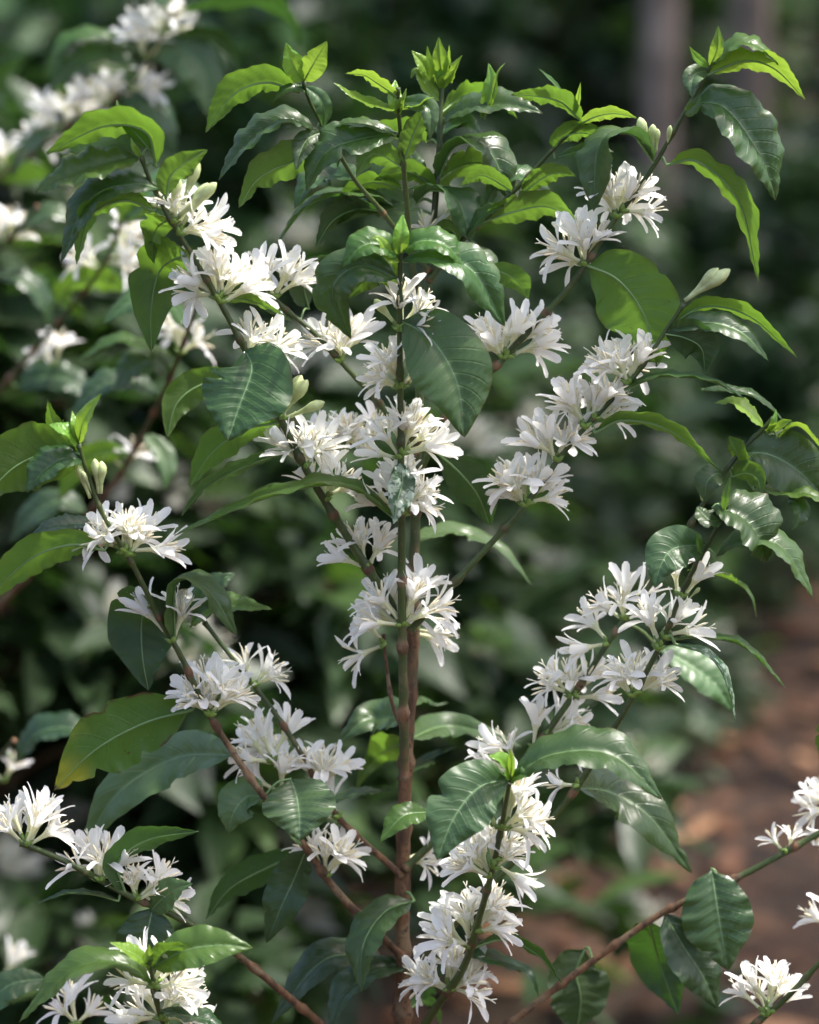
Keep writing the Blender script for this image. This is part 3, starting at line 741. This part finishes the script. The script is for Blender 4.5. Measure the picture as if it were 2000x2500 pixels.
Lf('R5', 'H', [(1010, 700), (1050, 850), (1090, 970), (1132, 1080)], 135, 150, 10, 'dark', dy=.04)
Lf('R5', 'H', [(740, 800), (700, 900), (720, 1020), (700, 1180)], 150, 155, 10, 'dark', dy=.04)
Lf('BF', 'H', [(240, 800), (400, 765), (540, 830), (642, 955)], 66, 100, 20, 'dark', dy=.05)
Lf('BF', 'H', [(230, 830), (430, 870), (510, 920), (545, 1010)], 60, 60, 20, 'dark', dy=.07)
Lf('T', 'G', [(1745, 600), (1620, 650), (1530, 790), (1522, 985)], 98, 42, 18, 'mature', dt=-.04, dy=-.02)
Lf('T', 'G', [(1720, 880), (1580, 900), (1450, 1000), (1395, 1150)], 90, 50, 34, 'dark', dt=-.04)
Lf('T', 'G', [(1650, 880), (1470, 830), (1330, 880), (1145, 1120)], 95, 40, 20, 'dark', dy=.02)
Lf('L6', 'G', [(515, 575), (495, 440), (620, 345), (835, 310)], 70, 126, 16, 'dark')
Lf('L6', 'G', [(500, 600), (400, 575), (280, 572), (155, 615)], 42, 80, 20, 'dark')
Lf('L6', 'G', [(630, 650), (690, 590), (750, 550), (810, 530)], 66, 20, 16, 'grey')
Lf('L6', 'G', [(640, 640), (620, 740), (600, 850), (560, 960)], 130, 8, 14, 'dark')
Lf('L7', 'G', [(640, 965), (520, 872), (320, 890), (80, 1115)], 86, 60, 30, 'mid')
Lf('L7', 'G', [(660, 890), (770, 815), (920, 790), (1065, 800)], 84, 20, 18, 'mid')
Lf('L7', 'G', [(650, 910), (680, 830), (740, 800), (800, 800)], 56, 120, 18, 'mid')
Lf('L7', 'G', [(625, 875), (560, 825), (462, 778)], 46, 50, 22, 'young')
Lf('L7', 'G', [(630, 875), (622, 830), (628, 785)], 22, 20, 22, 'young')
Lf('L7', 'G', [(690, 1050), (780, 1085), (880, 1110), (970, 1190)], 56, 60, 20, 'dark')
Lf('L5', 'G', [(1270, 400), (1130, 460), (970, 550), (868, 680)], 84, 145, 12, 'dark', dy=.03)
Lf('L4', 'G', [(1270, 400), (1240, 510), (1180, 640), (1122, 780)], 94, 20, 16, 'dark', dy=.02)
Lf('L4', 'G', [(1275, 365), (1225, 315), (1178, 260)], 22, 40, 20, 'grey')
Lf('L6', 'G', [(200, 930), (60, 950), (-20, 1010), (-80, 1120)], 76, 30, 16, 'mature', dy=.1)
Lf('T', 'H', [(-20, 1080), (60, 1020), (100, 1050), (130, 1130)], 70, 120, 12, 'grey', dy=.05)

# flower clusters: branch, crop, node, centre, number
Cl = lambda *a, **k: make_cluster(plant, *a, **k)
Cl('L1', 'A', (745, 985), (860, 900), 11, spread=66, buds=1)
Cl('L1', 'A', (720, 930), (790, 830), 5, spread=40, buds=2)
Cl('L1', 'A', (905, 1270), (870, 1140), 10, spread=66)
Cl('L1', 'A', (915, 1280), (1000, 1140), 9, spread=60)
Cl('L2', 'A', (1165, 1250), (1190, 1130), 9)
Cl('L1', 'C', (1040, 300), (1130, 260), 8, spread=55)
Cl('L2', 'C', (1420, 335), (1390, 220), 11)
Cl('L1', 'C', (1180, 560), (1320, 450), 7, spread=45, buds=4, dy=.03)
Cl('L1', 'C', (1285, 765), (1270, 660), 11)
Cl('L2', 'C', (1450, 700), (1430, 610), 9, dy=.02)
Cl('L2', 'C', (1540, 700), (1500, 600), 5, dy=.02)
Cl('L1', 'C', (1400, 880), (1430, 790), 7)
Cl('L1', 'C', (1550, 1185), (1530, 1080), 9)
Cl('S', 'C', (1690, 180), (1620, 80), 4, spread=35, buds=1, cam=.2)
Cl('S', 'C', (1695, 180), (1780, 90), 7, spread=52, cam=.45)
Cl('S', 'C', (1690, 430), (1590, 330), 8, spread=55)
Cl('S', 'C', (1690, 425), (1750, 320), 5, spread=45)
Cl('S', 'C', (1690, 710), (1600, 610), 7, spread=50)
Cl('S', 'C', (1695, 700), (1790, 610), 9, spread=60)
Cl('S', 'C', (1690, 960), (1590, 850), 6, spread=50)
Cl('S', 'C', (1690, 960), (1800, 860), 9, spread=60)
Cl('S', 'E', (1695, 310), (1580, 210), 13, spread=68)
Cl('S', 'E', (1705, 305), (1790, 180), 12, spread=64)
Cl('T', 'E', (1720, 330), (1780, 340), 4, spread=40)
Cl('L8', 'E', (1615, 380), (1590, 390), 3, spread=60, cam=.1)
Cl('R2', 'B', (865, 905), (870, 790), 10)
Cl('R2', 'B', (900, 880), (1020, 830), 5, spread=45)
Cl('R2', 'B', (735, 1120), (680, 1030), 11)
Cl('R2', 'D', (395, 300), (400, 170), 11)
Cl('R2', 'D', (420, 290), (560, 210), 6, spread=50)
Cl('T', 'B', (80, 1050), (100, 960), 5, spread=45, buds=2, dy=-.02)
Cl('R1', 'D', (910, 400), (900, 290), 12, spread=66)
Cl('R1', 'D', (760, 600), (730, 470), 12)
Cl('R1', 'D', (790, 570), (860, 470), 6, spread=50)
Cl('R1', 'D', (640, 735), (620, 630), 11)
Cl('R1', 'D', (470, 920), (470, 790), 11)
Cl('R1', 'D', (480, 900), (580, 820), 5, spread=50)
Cl('R4a', 'D', (1150, 1300), (1180, 1190), 4, spread=36)
Cl('R4a', 'F', (1055, 400), (1060, 250), 4, spread=45)
Cl('R4a', 'F', (1060, 395), (970, 290), 3, spread=40)
Cl('R4a', 'F', (1085, 360), (1180, 290), 3, spread=35)
Cl('R4b', 'F', (940, 290), (910, 160), 6, spread=55)
Cl('R4a', 'F', (945, 600), (890, 480), 8)
Cl('R4a', 'F', (960, 590), (1090, 510), 3, spread=42)
Cl('R4b', 'F', (690, 600), (630, 510), 8)
Cl('R4b', 'F', (840, 380), (770, 390), 4, spread=55, dy=.02)
Cl('R4b', 'F', (700, 590), (790, 620), 3, spread=50, cam=.1)
Cl('R4b', 'F', (560, 760), (690, 760), 7, spread=55)
Cl('R4b', 'F', (450, 900), (320, 870), 7, spread=55)
Cl('R4b', 'F', (520, 820), (530, 790), 4, spread=60)
Cl('R4a', 'F', (715, 985), (670, 960), 2, spread=30)
Cl('BF', 'H', (395, 290), (540, 190), 12, spread=58)
Cl('BF', 'H', (395, 290), (355, 180), 3, spread=25, buds=2)
Cl('BF', 'H', (335, 490), (240, 400), 9, spread=58)
Cl('BF', 'H', (350, 470), (460, 370), 7, spread=50)
Cl('BF', 'H', (420, 440), (470, 570), 1, spread=10, cam=.1)
Cl('BF', 'H', (245, 800), (170, 660), 12, spread=64)
Cl('BF', 'H', (280, 720), (390, 660), 9, spread=60)
Cl('BF', 'H', (150, 970), (70, 880), 10, spread=60)
Cl('BF', 'H', (150, 970), (260, 920), 6, spread=52)
Cl('T', 'H', (20, 450), (90, 470), 4, spread=45)
Cl('L4', 'C', (500, 1135), (410, 1020), 10, spread=60)
Cl('L4', 'C', (515, 1150), (630, 1030), 9, spread=58)
Cl('L4', 'E', (730, 365), (680, 220), 5, spread=40)
Cl('L4', 'E', (880, 690), (860, 560), 9, spread=60)
Cl('L4', 'E', (885, 690), (980, 540), 9, spread=58)
Cl('L5', 'E', (1060, 560), (1110, 480), 5, spread=60)
Cl('L5', 'E', (1150, 880), (1090, 780), 9)
Cl('L5', 'E', (1180, 1000), (1130, 930), 6)
Cl('L5', 'E', (1370, 960), (1370, 860), 9)
Cl('L6', 'G', (110, 380), (130, 240), 12, spread=64)
Cl('L6', 'G', (400, 560), (420, 470), 9)
Cl('L6', 'G', (570, 610), (620, 530), 9, dy=.04)
Cl('L7', 'G', (655, 950), (760, 930), 7, spread=52)
Cl('L7', 'G', (690, 1100), (640, 1050), 6)
Cl('L7', 'G', (690, 1100), (780, 1040), 6)
Cl('L7', 'G', (650, 950), (600, 930), 3, spread=40)
Cl('L7', 'G', (700, 1130), (860, 1110), 3, spread=40)
Cl('L6', 'G', (320, 1130), (310, 1050), 5, dy=.05)
Cl('L4', 'G', (1400, 480), (1400, 390), 8, spread=64)
Cl('L5', 'G', (1390, 270), (1400, 220), 4)
Cl('R5', 'H', (1590, 385), (1568, 330), 4, spread=60, scale=.72)
Cl('R6', 'H', (1480, 1065), (1460, 940), 7, spread=60, scale=.85)
Cl('R6', 'H', (1500, 1050), (1560, 930), 7, spread=58, scale=.85)
for k, c, a, b in (('R2', 'B', (1010, 640), (965, 478)), ('R2', 'B', (1025, 640), (1025, 510)), ('R2', 'B', (1040, 640), (1045, 550)), ('R2', 'B', (1085, 620), (1098, 535)),
                   ('R1', 'B', (1160, 1265), (1335, 1145)), ('R1', 'B', (1170, 1260), (1290, 1140)), ('R4b', 'D', (1235, 900), (1210, 780)), ('R4b', 'D', (1245, 905), (1245, 805)),
                   ('L4', 'C', (425, 870), (428, 720)), ('L4', 'C', (415, 870), (400, 740)), ('L4', 'C', (390, 870), (345, 780)), ('L4', 'C', (380, 890), (330, 760)), ('BF', 'H', (350, 250), (330, 110)),
                   ('L1', 'A', (770, 860), (830, 690)), ('L1', 'A', (690, 880), (640, 860)), ('R4a', 'F', (1180, 190), (1220, 150))):
    make_bud_at(k, c, a, b)
# ------------------------------------------------------------------ neighbouring plants that reach into the picture
def neighbour(key, xF, Y, label, top=-200):
    b = P(xF * FS, 1800 * FS, Y)
    root = empty('coffee_plant', (b.x, Y, 0), label, 'coffee plant')
    t = P(xF * FS, top * FS, Y)
    make_branch(key, root, [(xF, 1800), (xF, 900), (xF, 300), (xF, top)], Y, Y, .009, .003, 1.2, .3, 'stem', [Vector((b.x, Y, -.04))], n=120)
    return root
nb = neighbour('N', -260, .75, 'out-of-focus coffee plant behind the yellowing leaf side, its white sprays above the big plant')
nb['label'] = 'out-of-focus coffee plant whose white flower sprays rise behind the sharp plant'
for a in [
    ('N1', [(-260, 620), (-60, 420), (70, 320), (150, 260), (225, 225), (280, 165), (310, 115), (350, 65), (372, 20)], .75, .70, .004, .0016, .6, .2),
    ('N2', [(-260, 800), (-100, 620), (10, 515), (80, 435)], .75, .6, .004, .0018, .6, .2),
    ('N3', [(-260, 1520), (0, 1270), (150, 1120), (235, 1024), (270, 970), (305, 905), (350, 815), (395, 700), (415, 640)], .75, .35, .004, .0018, 1.0, .4),
    ('N4', [(-260, 1050), (-40, 860), (120, 680), (210, 570), (255, 470)], .75, .5, .0035, .0016, .8, .2),
    ('N5', [(-260, 1700), (-60, 1640), (30, 1560)], .75, .3, .0035, .0016, .8, .2),
]:
    make_branch(a[0], nb, *a[1:])
Cn = lambda *a, **k: make_cluster(nb, *a, **k)
for k, c, a, b, n in (('N1', 'A', (250, 570), (230, 490), 12), ('N1', 'A', (300, 530), (300, 440), 8), ('N1', 'A', (460, 450), (420, 350), 14), ('N1', 'A', (560, 370), (610, 380), 8),
                      ('N1', 'A', (610, 250), (630, 190), 9), ('N1', 'A', (690, 140), (650, 90), 9), ('N1', 'A', (700, 130), (750, 80), 8), ('N1', 'A', (20, 720), (10, 620), 9), ('N1', 'A', (140, 650), (190, 560), 9),
                      ('N2', 'A', (20, 1040), (20, 950), 9), ('N2', 'A', (-60, 1100), (-60, 1010), 6), ('N4', 'A', (400, 1130), (370, 1060), 7), ('N4', 'A', (480, 1040), (520, 960), 7), ('N4', 'A', (440, 1100), (490, 1120), 7),
                      ('N3', 'C', (780, 280), (790, 190), 9), ('N3', 'C', (500, 760), (490, 690), 5), ('N4', 'C', (230, 330), (220, 290), 4), ('N5', 'E', (20, 960), (-10, 900), 6), ('N5', 'G', (0, 940), (0, 870), 5)):
    Cn(k, c, a, b, max(3, round(n * .62)), scale=1.0)
for k, c, p, h, t, f, kd in (
    ('N1', 'A', [(560, 210), (410, 150), (270, 185), (185, 330)], 82, 70, 26, 'mid'), ('N1', 'A', [(570, 270), (410, 225), (290, 290), (200, 400)], 80, 45, 20, 'grey'),
    ('N1', 'A', [(640, 250), (770, 215), (860, 310), (880, 500)], 120, 18, 14, 'grey'), ('N1', 'A', [(700, 180), (860, 150), (970, 220), (1015, 340)], 86, 110, 16, 'dark'),
    ('N1', 'A', [(740, 60), (1080, 0), (1220, 80), (1262, 215)], 100, 110, 16, 'dark'), ('N1', 'A', [(500, 420), (620, 450), (700, 520), (740, 640)], 90, 60, 16, 'dark'),
    ('N1', 'A', [(300, 540), (200, 560), (100, 640), (40, 760)], 80, 60, 20, 'mature'), ('N1', 'A', [(720, 60), (640, -40), (560, -60), (500, 10)], 80, 60, 20, 'dark'),
    ('N4', 'A', [(240, 1290), (300, 1200), (420, 1180), (560, 1230)], 90, 130, 14, 'mid'), ('N2', 'A', [(-40, 1150), (100, 1180), (180, 1270), (215, 1400)], 90, 50, 20, 'dark'),
    ('N2', 'A', [(60, 980), (180, 900), (260, 900), (340, 960)], 70, 60, 20, 'mature'), ('N3', 'C', [(760, 300), (620, 255), (480, 225), (330, 310)], 62, 70, 20, 'mid'),
    ('N3', 'C', [(740, 380), (650, 310), (560, 340), (480, 450)], 100, 40, 20, 'grey'), ('N3', 'C', [(690, 460), (560, 400), (420, 420), (300, 540)], 90, 60, 20, 'dark'),
    ('N3', 'C', [(610, 620), (680, 700), (700, 780), (690, 860)], 60, 30, 20, 'grey'), ('N3', 'C', [(560, 720), (440, 700), (330, 760), (250, 900)], 90, 140, 14, 'mid'),
    ('N3', 'C', [(800, 200), (700, 60), (560, 60), (430, 160)], 90, 60, 14, 'mature'), ('N4', 'C', [(60, 420), (180, 380), (300, 400), (420, 500)], 100, 40, 20, 'dark'),
    ('N4', 'A', [(500, 940), (640, 800), (760, 780), (880, 840)], 90, 60, 20, 'grey'), ('N4', 'A', [(520, 960), (560, 880), (640, 850), (720, 880)], 70, 140, 14, 'mid'),
    ('N3', 'C', [(380, 960), (260, 900), (140, 960), (40, 1080)], 100, 50, 20, 'dark'), ('N5', 'E', [(60, 880), (160, 760), (300, 740), (440, 800)], 100, 60, 20, 'dark')):
    Lf(k, c, p, h, t, f, kd)
nr = neighbour('Q', 2020, .12, 'x', top=900)
nr['label'] = 'coffee plant at the bare soil, only short flowering twigs of it showing'
for a in [('Q1', [(2020, 1900), (1880, 1790), (1820, 1740), (1770, 1700)], .12, .08, .003, .0016, .6, .1), ('Q2', [(2020, 2150), (1850, 2030), (1800, 1990), (1762, 1955)], .12, .05, .003, .0016, .6, .1),
          ('Q3', [(2020, 1800), (1860, 1660), (1780, 1610)], .12, .05, .003, .0016, .6, .1)]:
    make_branch(a[0], nr, *a[1:])
for k, a, b, n in (('Q1', (1815, 190), (1790, 110), 7), ('Q1', (1815, 215), (1775, 230), 5), ('Q2', (1800, 700), (1760, 670), 3)):
    make_cluster(nr, k, 'H', a, b, n)
Lf('Q3', 'F', [(1850, 640), (1800, 690), (1755, 760), (1735, 880)], 50, 140, 14, 'mid')

# ------------------------------------------------------------------ background shrubs (leaf crowns, joined per shrub)
def leaf_cloud(seed, n, centre_fn, size=(.09, .14), droop=.5):
    r = np.random.default_rng(seed)
    pts = centre_fn(r, n)
    az = r.uniform(0, 2 * np.pi, n); out = pts[:, :2] - pts[:, :2].mean(0)
    az = np.where(r.random(n) < .7, np.arctan2(out[:, 1], out[:, 0]) + r.normal(0, .7, n), az)
    el = r.normal(.15, .35, n); dr = r.uniform(.4, 1.3, n) * droop
    L = r.uniform(*size, n); W = L * r.uniform(.19, .25, n); roll = r.normal(0, .45, n)
    side = np.stack([-np.sin(az), np.cos(az), np.zeros(n)], 1)
    us = [0, .28, .62, 1.0]; ws = [.06, .9, .85, .03]
    V = np.zeros((n, 4, 3, 3)); p = pts.copy(); prev = 0
    UV = np.zeros((n, 4, 3, 2))
    for i, u in enumerate(us):
        e = el - dr * u
        d = np.stack([np.cos(az) * np.cos(e), np.sin(az) * np.cos(e), np.sin(e)], 1)
        p = p + d * (L * (u - prev))[:, None]; prev = u
        nrm = np.stack([-np.cos(az) * np.sin(e), -np.sin(az) * np.sin(e), np.cos(e)], 1)
        sv = side * np.cos(roll)[:, None] + nrm * np.sin(roll)[:, None]
        nv = nrm * np.cos(roll)[:, None] - side * np.sin(roll)[:, None]
        for j, s in enumerate((-1, 0, 1)):
            V[:, i, j] = p + sv * (s * W * ws[i])[:, None] + nv * (abs(s) * .35 * W * ws[i])[:, None]
            UV[:, i, j] = (u, .5 + s * .5)
    idx = np.arange(n)[:, None] * 12
    q = []
    for i in range(3):
        for j in range(2):
            a = i * 3 + j; q.append([a, a + 1, a + 4, a + 3])
    F = (idx[:, None, :] + np.array(q)[None]).reshape(-1, 4)
    return V.reshape(-1, 3), F, UV.reshape(-1, 2)
def np_mesh(name, V, F, mats, uv=None, midx=None):
    me = bpy.data.meshes.new(name); me.vertices.add(len(V)); me.vertices.foreach_set('co', V.astype(np.float32).ravel())
    me.loops.add(F.size); me.loops.foreach_set('vertex_index', F.astype(np.int32).ravel())
    me.polygons.add(len(F)); me.polygons.foreach_set('loop_start', np.arange(0, F.size, F.shape[1], dtype=np.int32))
    me.polygons.foreach_set('use_smooth', np.ones(len(F), dtype=bool))
    for m in mats: me.materials.append(m)
    if midx is not None: me.polygons.foreach_set('material_index', midx.astype(np.int32))
    if uv is not None:
        l = me.uv_layers.new(name='UVMap'); l.data.foreach_set('uv', uv[F.ravel()].astype(np.float32).ravel())
    me.update(calc_edges=True); me.validate()
    return me

def shrub_protos(seed, H, R, nleaf):
    r = random.Random(seed)
    # stem with drooping side branches
    V, F, AG = [], [], []
    tips = []
    path = spline([Vector((0, 0, -.05)), Vector((r.uniform(-.04, .04), r.uniform(-.04, .04), H * .5)), Vector((r.uniform(-.07, .07), r.uniform(-.07, .07), H))], 20)
    v, f = tube(path, [.016 * (1 - .8 * i / 19) for i in range(20)], 8); V += v; F += f
    nb_ = 34
    for k in range(nb_):
        t = .12 + .86 * k / nb_
        p = path[int(t * 19)]; a = k * 2.4 + r.uniform(-.4, .4)
        ln = R * (1.05 - .75 * t ** 2.2) * r.uniform(.75, 1.15)
        d = Vector((math.cos(a), math.sin(a), 0))
        e = p + d * ln + Vector((0, 0, ln * r.uniform(-.05, .5)))
        br = spline([p, p + d * ln * .5 + Vector((0, 0, ln * .32)), e], 9)
        v, f = tube(br, [.005 * (1 - .7 * i / 8) for i in range(9)], 5)
        o = len(V); V += v; F += [tuple(i + o for i in q) for q in f]
        tips.append(br)
    st = bpy.data.meshes.new('stem'); st.from_pydata([tuple(x) for x in V], [], F); st.materials.append(M['stem'])
    a = st.attributes.new('age', 'FLOAT', 'POINT'); a.data.foreach_set('value', np.ones(len(V), dtype=np.float32))
    st.polygons.foreach_set('use_smooth', np.ones(len(F), dtype=bool))
    P3 = np.array([[tuple(q) for q in br] for br in tips])
    def cf(rg, n):
        i = rg.integers(0, len(P3), n); t = rg.beta(2.2, 1.3, n) * 7.99
        k = t.astype(int); fr = (t - k)[:, None]
        return P3[i, k] * (1 - fr) + P3[i, k + 1] * fr + rg.normal(0, .035, (n, 3))
    v, f, uv = leaf_cloud(seed, nleaf, cf)
    rg = np.random.default_rng(seed + 9)
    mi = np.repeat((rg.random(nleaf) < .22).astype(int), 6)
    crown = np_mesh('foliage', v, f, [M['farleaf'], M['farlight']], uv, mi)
    spots = []
    for k in range(24):
        br = r.choice(tips); spots.append(br[r.randint(4, 8)] + Vector((0, 0, .035)))
    return st, crown, spots
def far_cluster(seed):
    "a loose head of slim petals"
    rg = random.Random(seed); V, F = [], []
    for k in range(34):
        a = rg.uniform(0, 6.28); e = rg.uniform(.0, 1.4)
        d = Vector((math.cos(a) * math.cos(e), math.sin(a) * math.cos(e), math.sin(e)))
        s = d.orthogonal().normalized(); s = Quaternion(d, rg.uniform(0, 3.1)) @ s
        p0 = d * .008; L = rg.uniform(.022, .036); w_ = .0036
        o = len(V)
        V += [p0 - s * w_ * .5, p0 + s * w_ * .5, p0 + d * L * .6 + s * w_ + Vector((0, 0, .002)), p0 + d * L * .6 - s * w_, p0 + d * L - Vector((0, 0, .004))]
        F += [(o, o + 1, o + 2, o + 3), (o + 3, o + 2, o + 4)]
    me = bpy.data.meshes.new('flower_cluster'); me.from_pydata([tuple(x) for x in V], [], F); me.materials.append(M['farpetal']); me.update()
    return me
FARC = [far_cluster(i) for i in range(4)]
PROT = [shrub_protos(50 + i, (1.35, 1.2, 1.5, .95)[i], (.58, .62, .55, .6)[i], (2300, 2300, 2600, 1900)[i]) for i in range(4)]
def place_shrub(i, x, y, s, rz, label, group, nfl):
    z = ground_h(x, y)
    st, cr, spots = PROT[i]
    root = empty('coffee_shrub', (x, y, z), label, 'shrub', group)
    root.rotation_euler.z = rz; root.scale = (s, s, s)
    for nm, me in (('stem', st), ('foliage', cr)):
        o = bpy.data.objects.new(nm, me); COL.objects.link(o); o.parent = root
    for k in range(nfl):
        o = bpy.data.objects.new('flower_cluster', FARC[k % 4]); COL.objects.link(o); o.parent = root
        o.location = spots[k % len(spots)]; o.rotation_euler.z = k; o.scale = (1.7,) * 3
near_l = 'blurred flowering coffee shrub close behind the big plant'
far_l = 'distant blurred coffee shrub under the shade trees'
rs = random.Random(21)
for (x, y, i, s) in ((-.62, 1.35, 0, 1.0), (-.2, 1.85, 3, 1.0), (-1.15, 1.9, 2, 1.0), (-.12, 2.9, 1, .9), (-.75, 2.8, 1, 1.1), (-1.6, 2.9, 0, 1.1), (-.45, 3.7, 0, 1.1), (.12, 4.2, 3, 1.0), (-1.1, 3.8, 3, 1.2)):
    place_shrub(i, x, y, s, rs.uniform(0, 6), near_l, 'coffee shrubs close behind the plant', 24)
for (x, y, i, s) in ((1.75, 5.9, 3, .9), (.3, 5.7, 3, 1.0), (-.4, 5.0, 1, 1.1), (-1.7, 5.1, 2, 1.1), (2.2, 6.4, 0, .9), (1.25, 7.4, 3, .9), (.98, 5.2, 3, .62), (.72, 4.4, 3, .42), (1.0, 6.2, 1, .7), (.62, 6.3, 3, .85), (.45, 3.5, 3, .36), (0, 6.8, 0, 1.15), (-1.2, 6.7, 3, 1.3), (-2.4, 6.9, 1, 1.2), (2.9, 7.4, 2, 1.0),
                     (1.9, 8.6, 1, 1.2), (.6, 8.7, 2, 1.15), (-.8, 8.8, 0, 1.2), (-2.2, 9.0, 2, 1.2), (3.3, 9.3, 0, 1.2), (2.5, 11, 3, 1.4), (1.0, 10.8, 1, 1.3), (-.5, 11, 2, 1.3), (-2, 11.2, 0, 1.3), (4.0, 11.6, 2, 1.3),
                     (3.2, 14, 1, 1.5), (1.6, 13.6, 0, 1.5), (0, 14, 3, 1.6), (-1.8, 14, 1, 1.5), (-3.4, 13, 2, 1.5), (4.8, 14.6, 0, 1.5), (-4, 10, 1, 1.3), (4.4, 17.5, 2, 1.6), (2.4, 17.5, 0, 1.7), (.2, 18, 1, 1.8), (-2.2, 18, 2, 1.7), (-4.4, 17.5, 0, 1.7)):
    low = s < .75
    place_shrub(i, x, y, s, rs.uniform(0, 6), 'low young coffee shrub at the edge of the bare brown soil' if low else far_l, 'young shrubs beside the bare soil' if low else 'coffee shrubs under the shade trees', 18 if y < 9 else 10)

# ------------------------------------------------------------------ shade trees
def tree_proto(seed, H, r0, R, n):
    r = random.Random(seed)
    path = spline([Vector((0, 0, -.2)), Vector((.06, 0, H * .3)), Vector((-.05, .05, H * .62)), Vector((.1, 0, H))], 30)
    V, F = tube(path, [r0 * (1.35 if i == 0 else 1) * (1 - .6 * i / 29) for i in range(30)], 14)
    ends = []
    for k in range(11):
        p = path[16 + k]; a = k * 2.4; ln = R * r.uniform(.6, 1.05); d = Vector((math.cos(a), math.sin(a), 0))
        br = spline([p, p + d * ln * .5 + Vector((0, 0, .5)), p + d * ln + Vector((0, 0, r.uniform(.3, 1.2)))], 10)
        v, f = tube(br, [r0 * .4 * (1 - .8 * i / 9) for i in range(10)], 7); o = len(V); V += v; F += [tuple(i + o for i in q) for q in f]
        ends += [br[5], br[7], br[9]]
    E = np.array([tuple(e) for e in ends])
    def cf(rg, n):
        return E[rg.integers(0, len(E), n)] + rg.normal(0, 1, (n, 3)) * np.array([.55, .55, .38])
    v, f, uv = leaf_cloud(seed, n, cf, (.14, .24))
    tm = bpy.data.meshes.new('trunk'); tm.from_pydata([tuple(x) for x in V], [], F); tm.materials.append(M['treebark']); tm.polygons.foreach_set('use_smooth', np.ones(len(F), dtype=bool))
    return tm, np_mesh('crown', v, f, [M['canopy']], uv)
TP = [tree_proto(3, 6.2, .068, 2.3, 3000), tree_proto(4, 7.0, .085, 2.6, 2700)]
def px_ground(xF, y):
    d = Vector(((xF * FS - 1000) * KPX, 0, 0)) + UP * ((1250 - 300) * KPX) + FW
    return (CAM + d * ((y - CAM.y) / d.y)).x
for (x, y, k, s, rz, lab) in (
    (px_ground(1352, 6.6), 6.6, 0, 1.0, .4, 'slim shade tree with a pale grey-brown trunk, the clearest of the blurred trunks'),
    (px_ground(1590, 8.2), 8.2, 1, 1.0, 2.0, 'shade tree with a dim purplish-brown trunk behind the topmost yellow-green leaf'),
    (px_ground(560, 12.5), 12.5, 1, 1.05, 1.0, 'shade tree behind the two bright torn young leaves'),
    (-3.2, 8.2, 0, 1.0, 3.0, 'shade tree rising behind the out-of-focus flower sprays'),
    (2.7, 3.4, 1, .95, 5.0, 'unseen shade tree added so its crown darkens the background'), (4.2, 7.2, 1, .95, 2.6, 'shade tree standing among the shrubs past the bare soil'),  # first tree on this line: added out of view to shade the background
    (.3, 15.5, 1, 1.1, 4.0, 'tall shade tree far back behind the central shoot tips')):
    root = empty('shade_tree', (x, y, ground_h(x, y)), lab, 'tree', 'shade trees over the coffee')
    root.rotation_euler.z = rz; root.scale = (s,) * 3
    for nm, me in zip(('trunk', 'crown'), TP[k]):
        o = bpy.data.objects.new(nm, me); COL.objects.link(o); o.parent = root

# ------------------------------------------------------------------ dead leaves on the soil
rg = np.random.default_rng(5)
n = 9000
lx = rg.uniform(-3, 5.5, n); ly = rg.uniform(.5, 12, n)
def litter_pts(r, n_):
    return np.stack([lx, ly, np.array([ground_h(a, b_) for a, b_ in zip(lx, ly)]) + .012], 1)
v, f, uv = leaf_cloud(77, n, litter_pts, (.06, .13), .25)
v = v.reshape(n, 12, 3); z0 = v[:, :1, 2]; v[:, :, 2] = z0 + (v[:, :, 2] - z0) * .30 + .004; v = v.reshape(-1, 3)
me = np_mesh('leaf_litter', v, f, [M['litter'], M['litter2']], uv, np.repeat((rg.random(n) < .25).astype(int), 6))
o = bpy.data.objects.new('leaf_litter', me); COL.objects.link(o); o['kind'] = 'stuff'; o['label'] = 'brown fallen leaves covering the soil between the shrubs'; o['category'] = 'leaf litter'
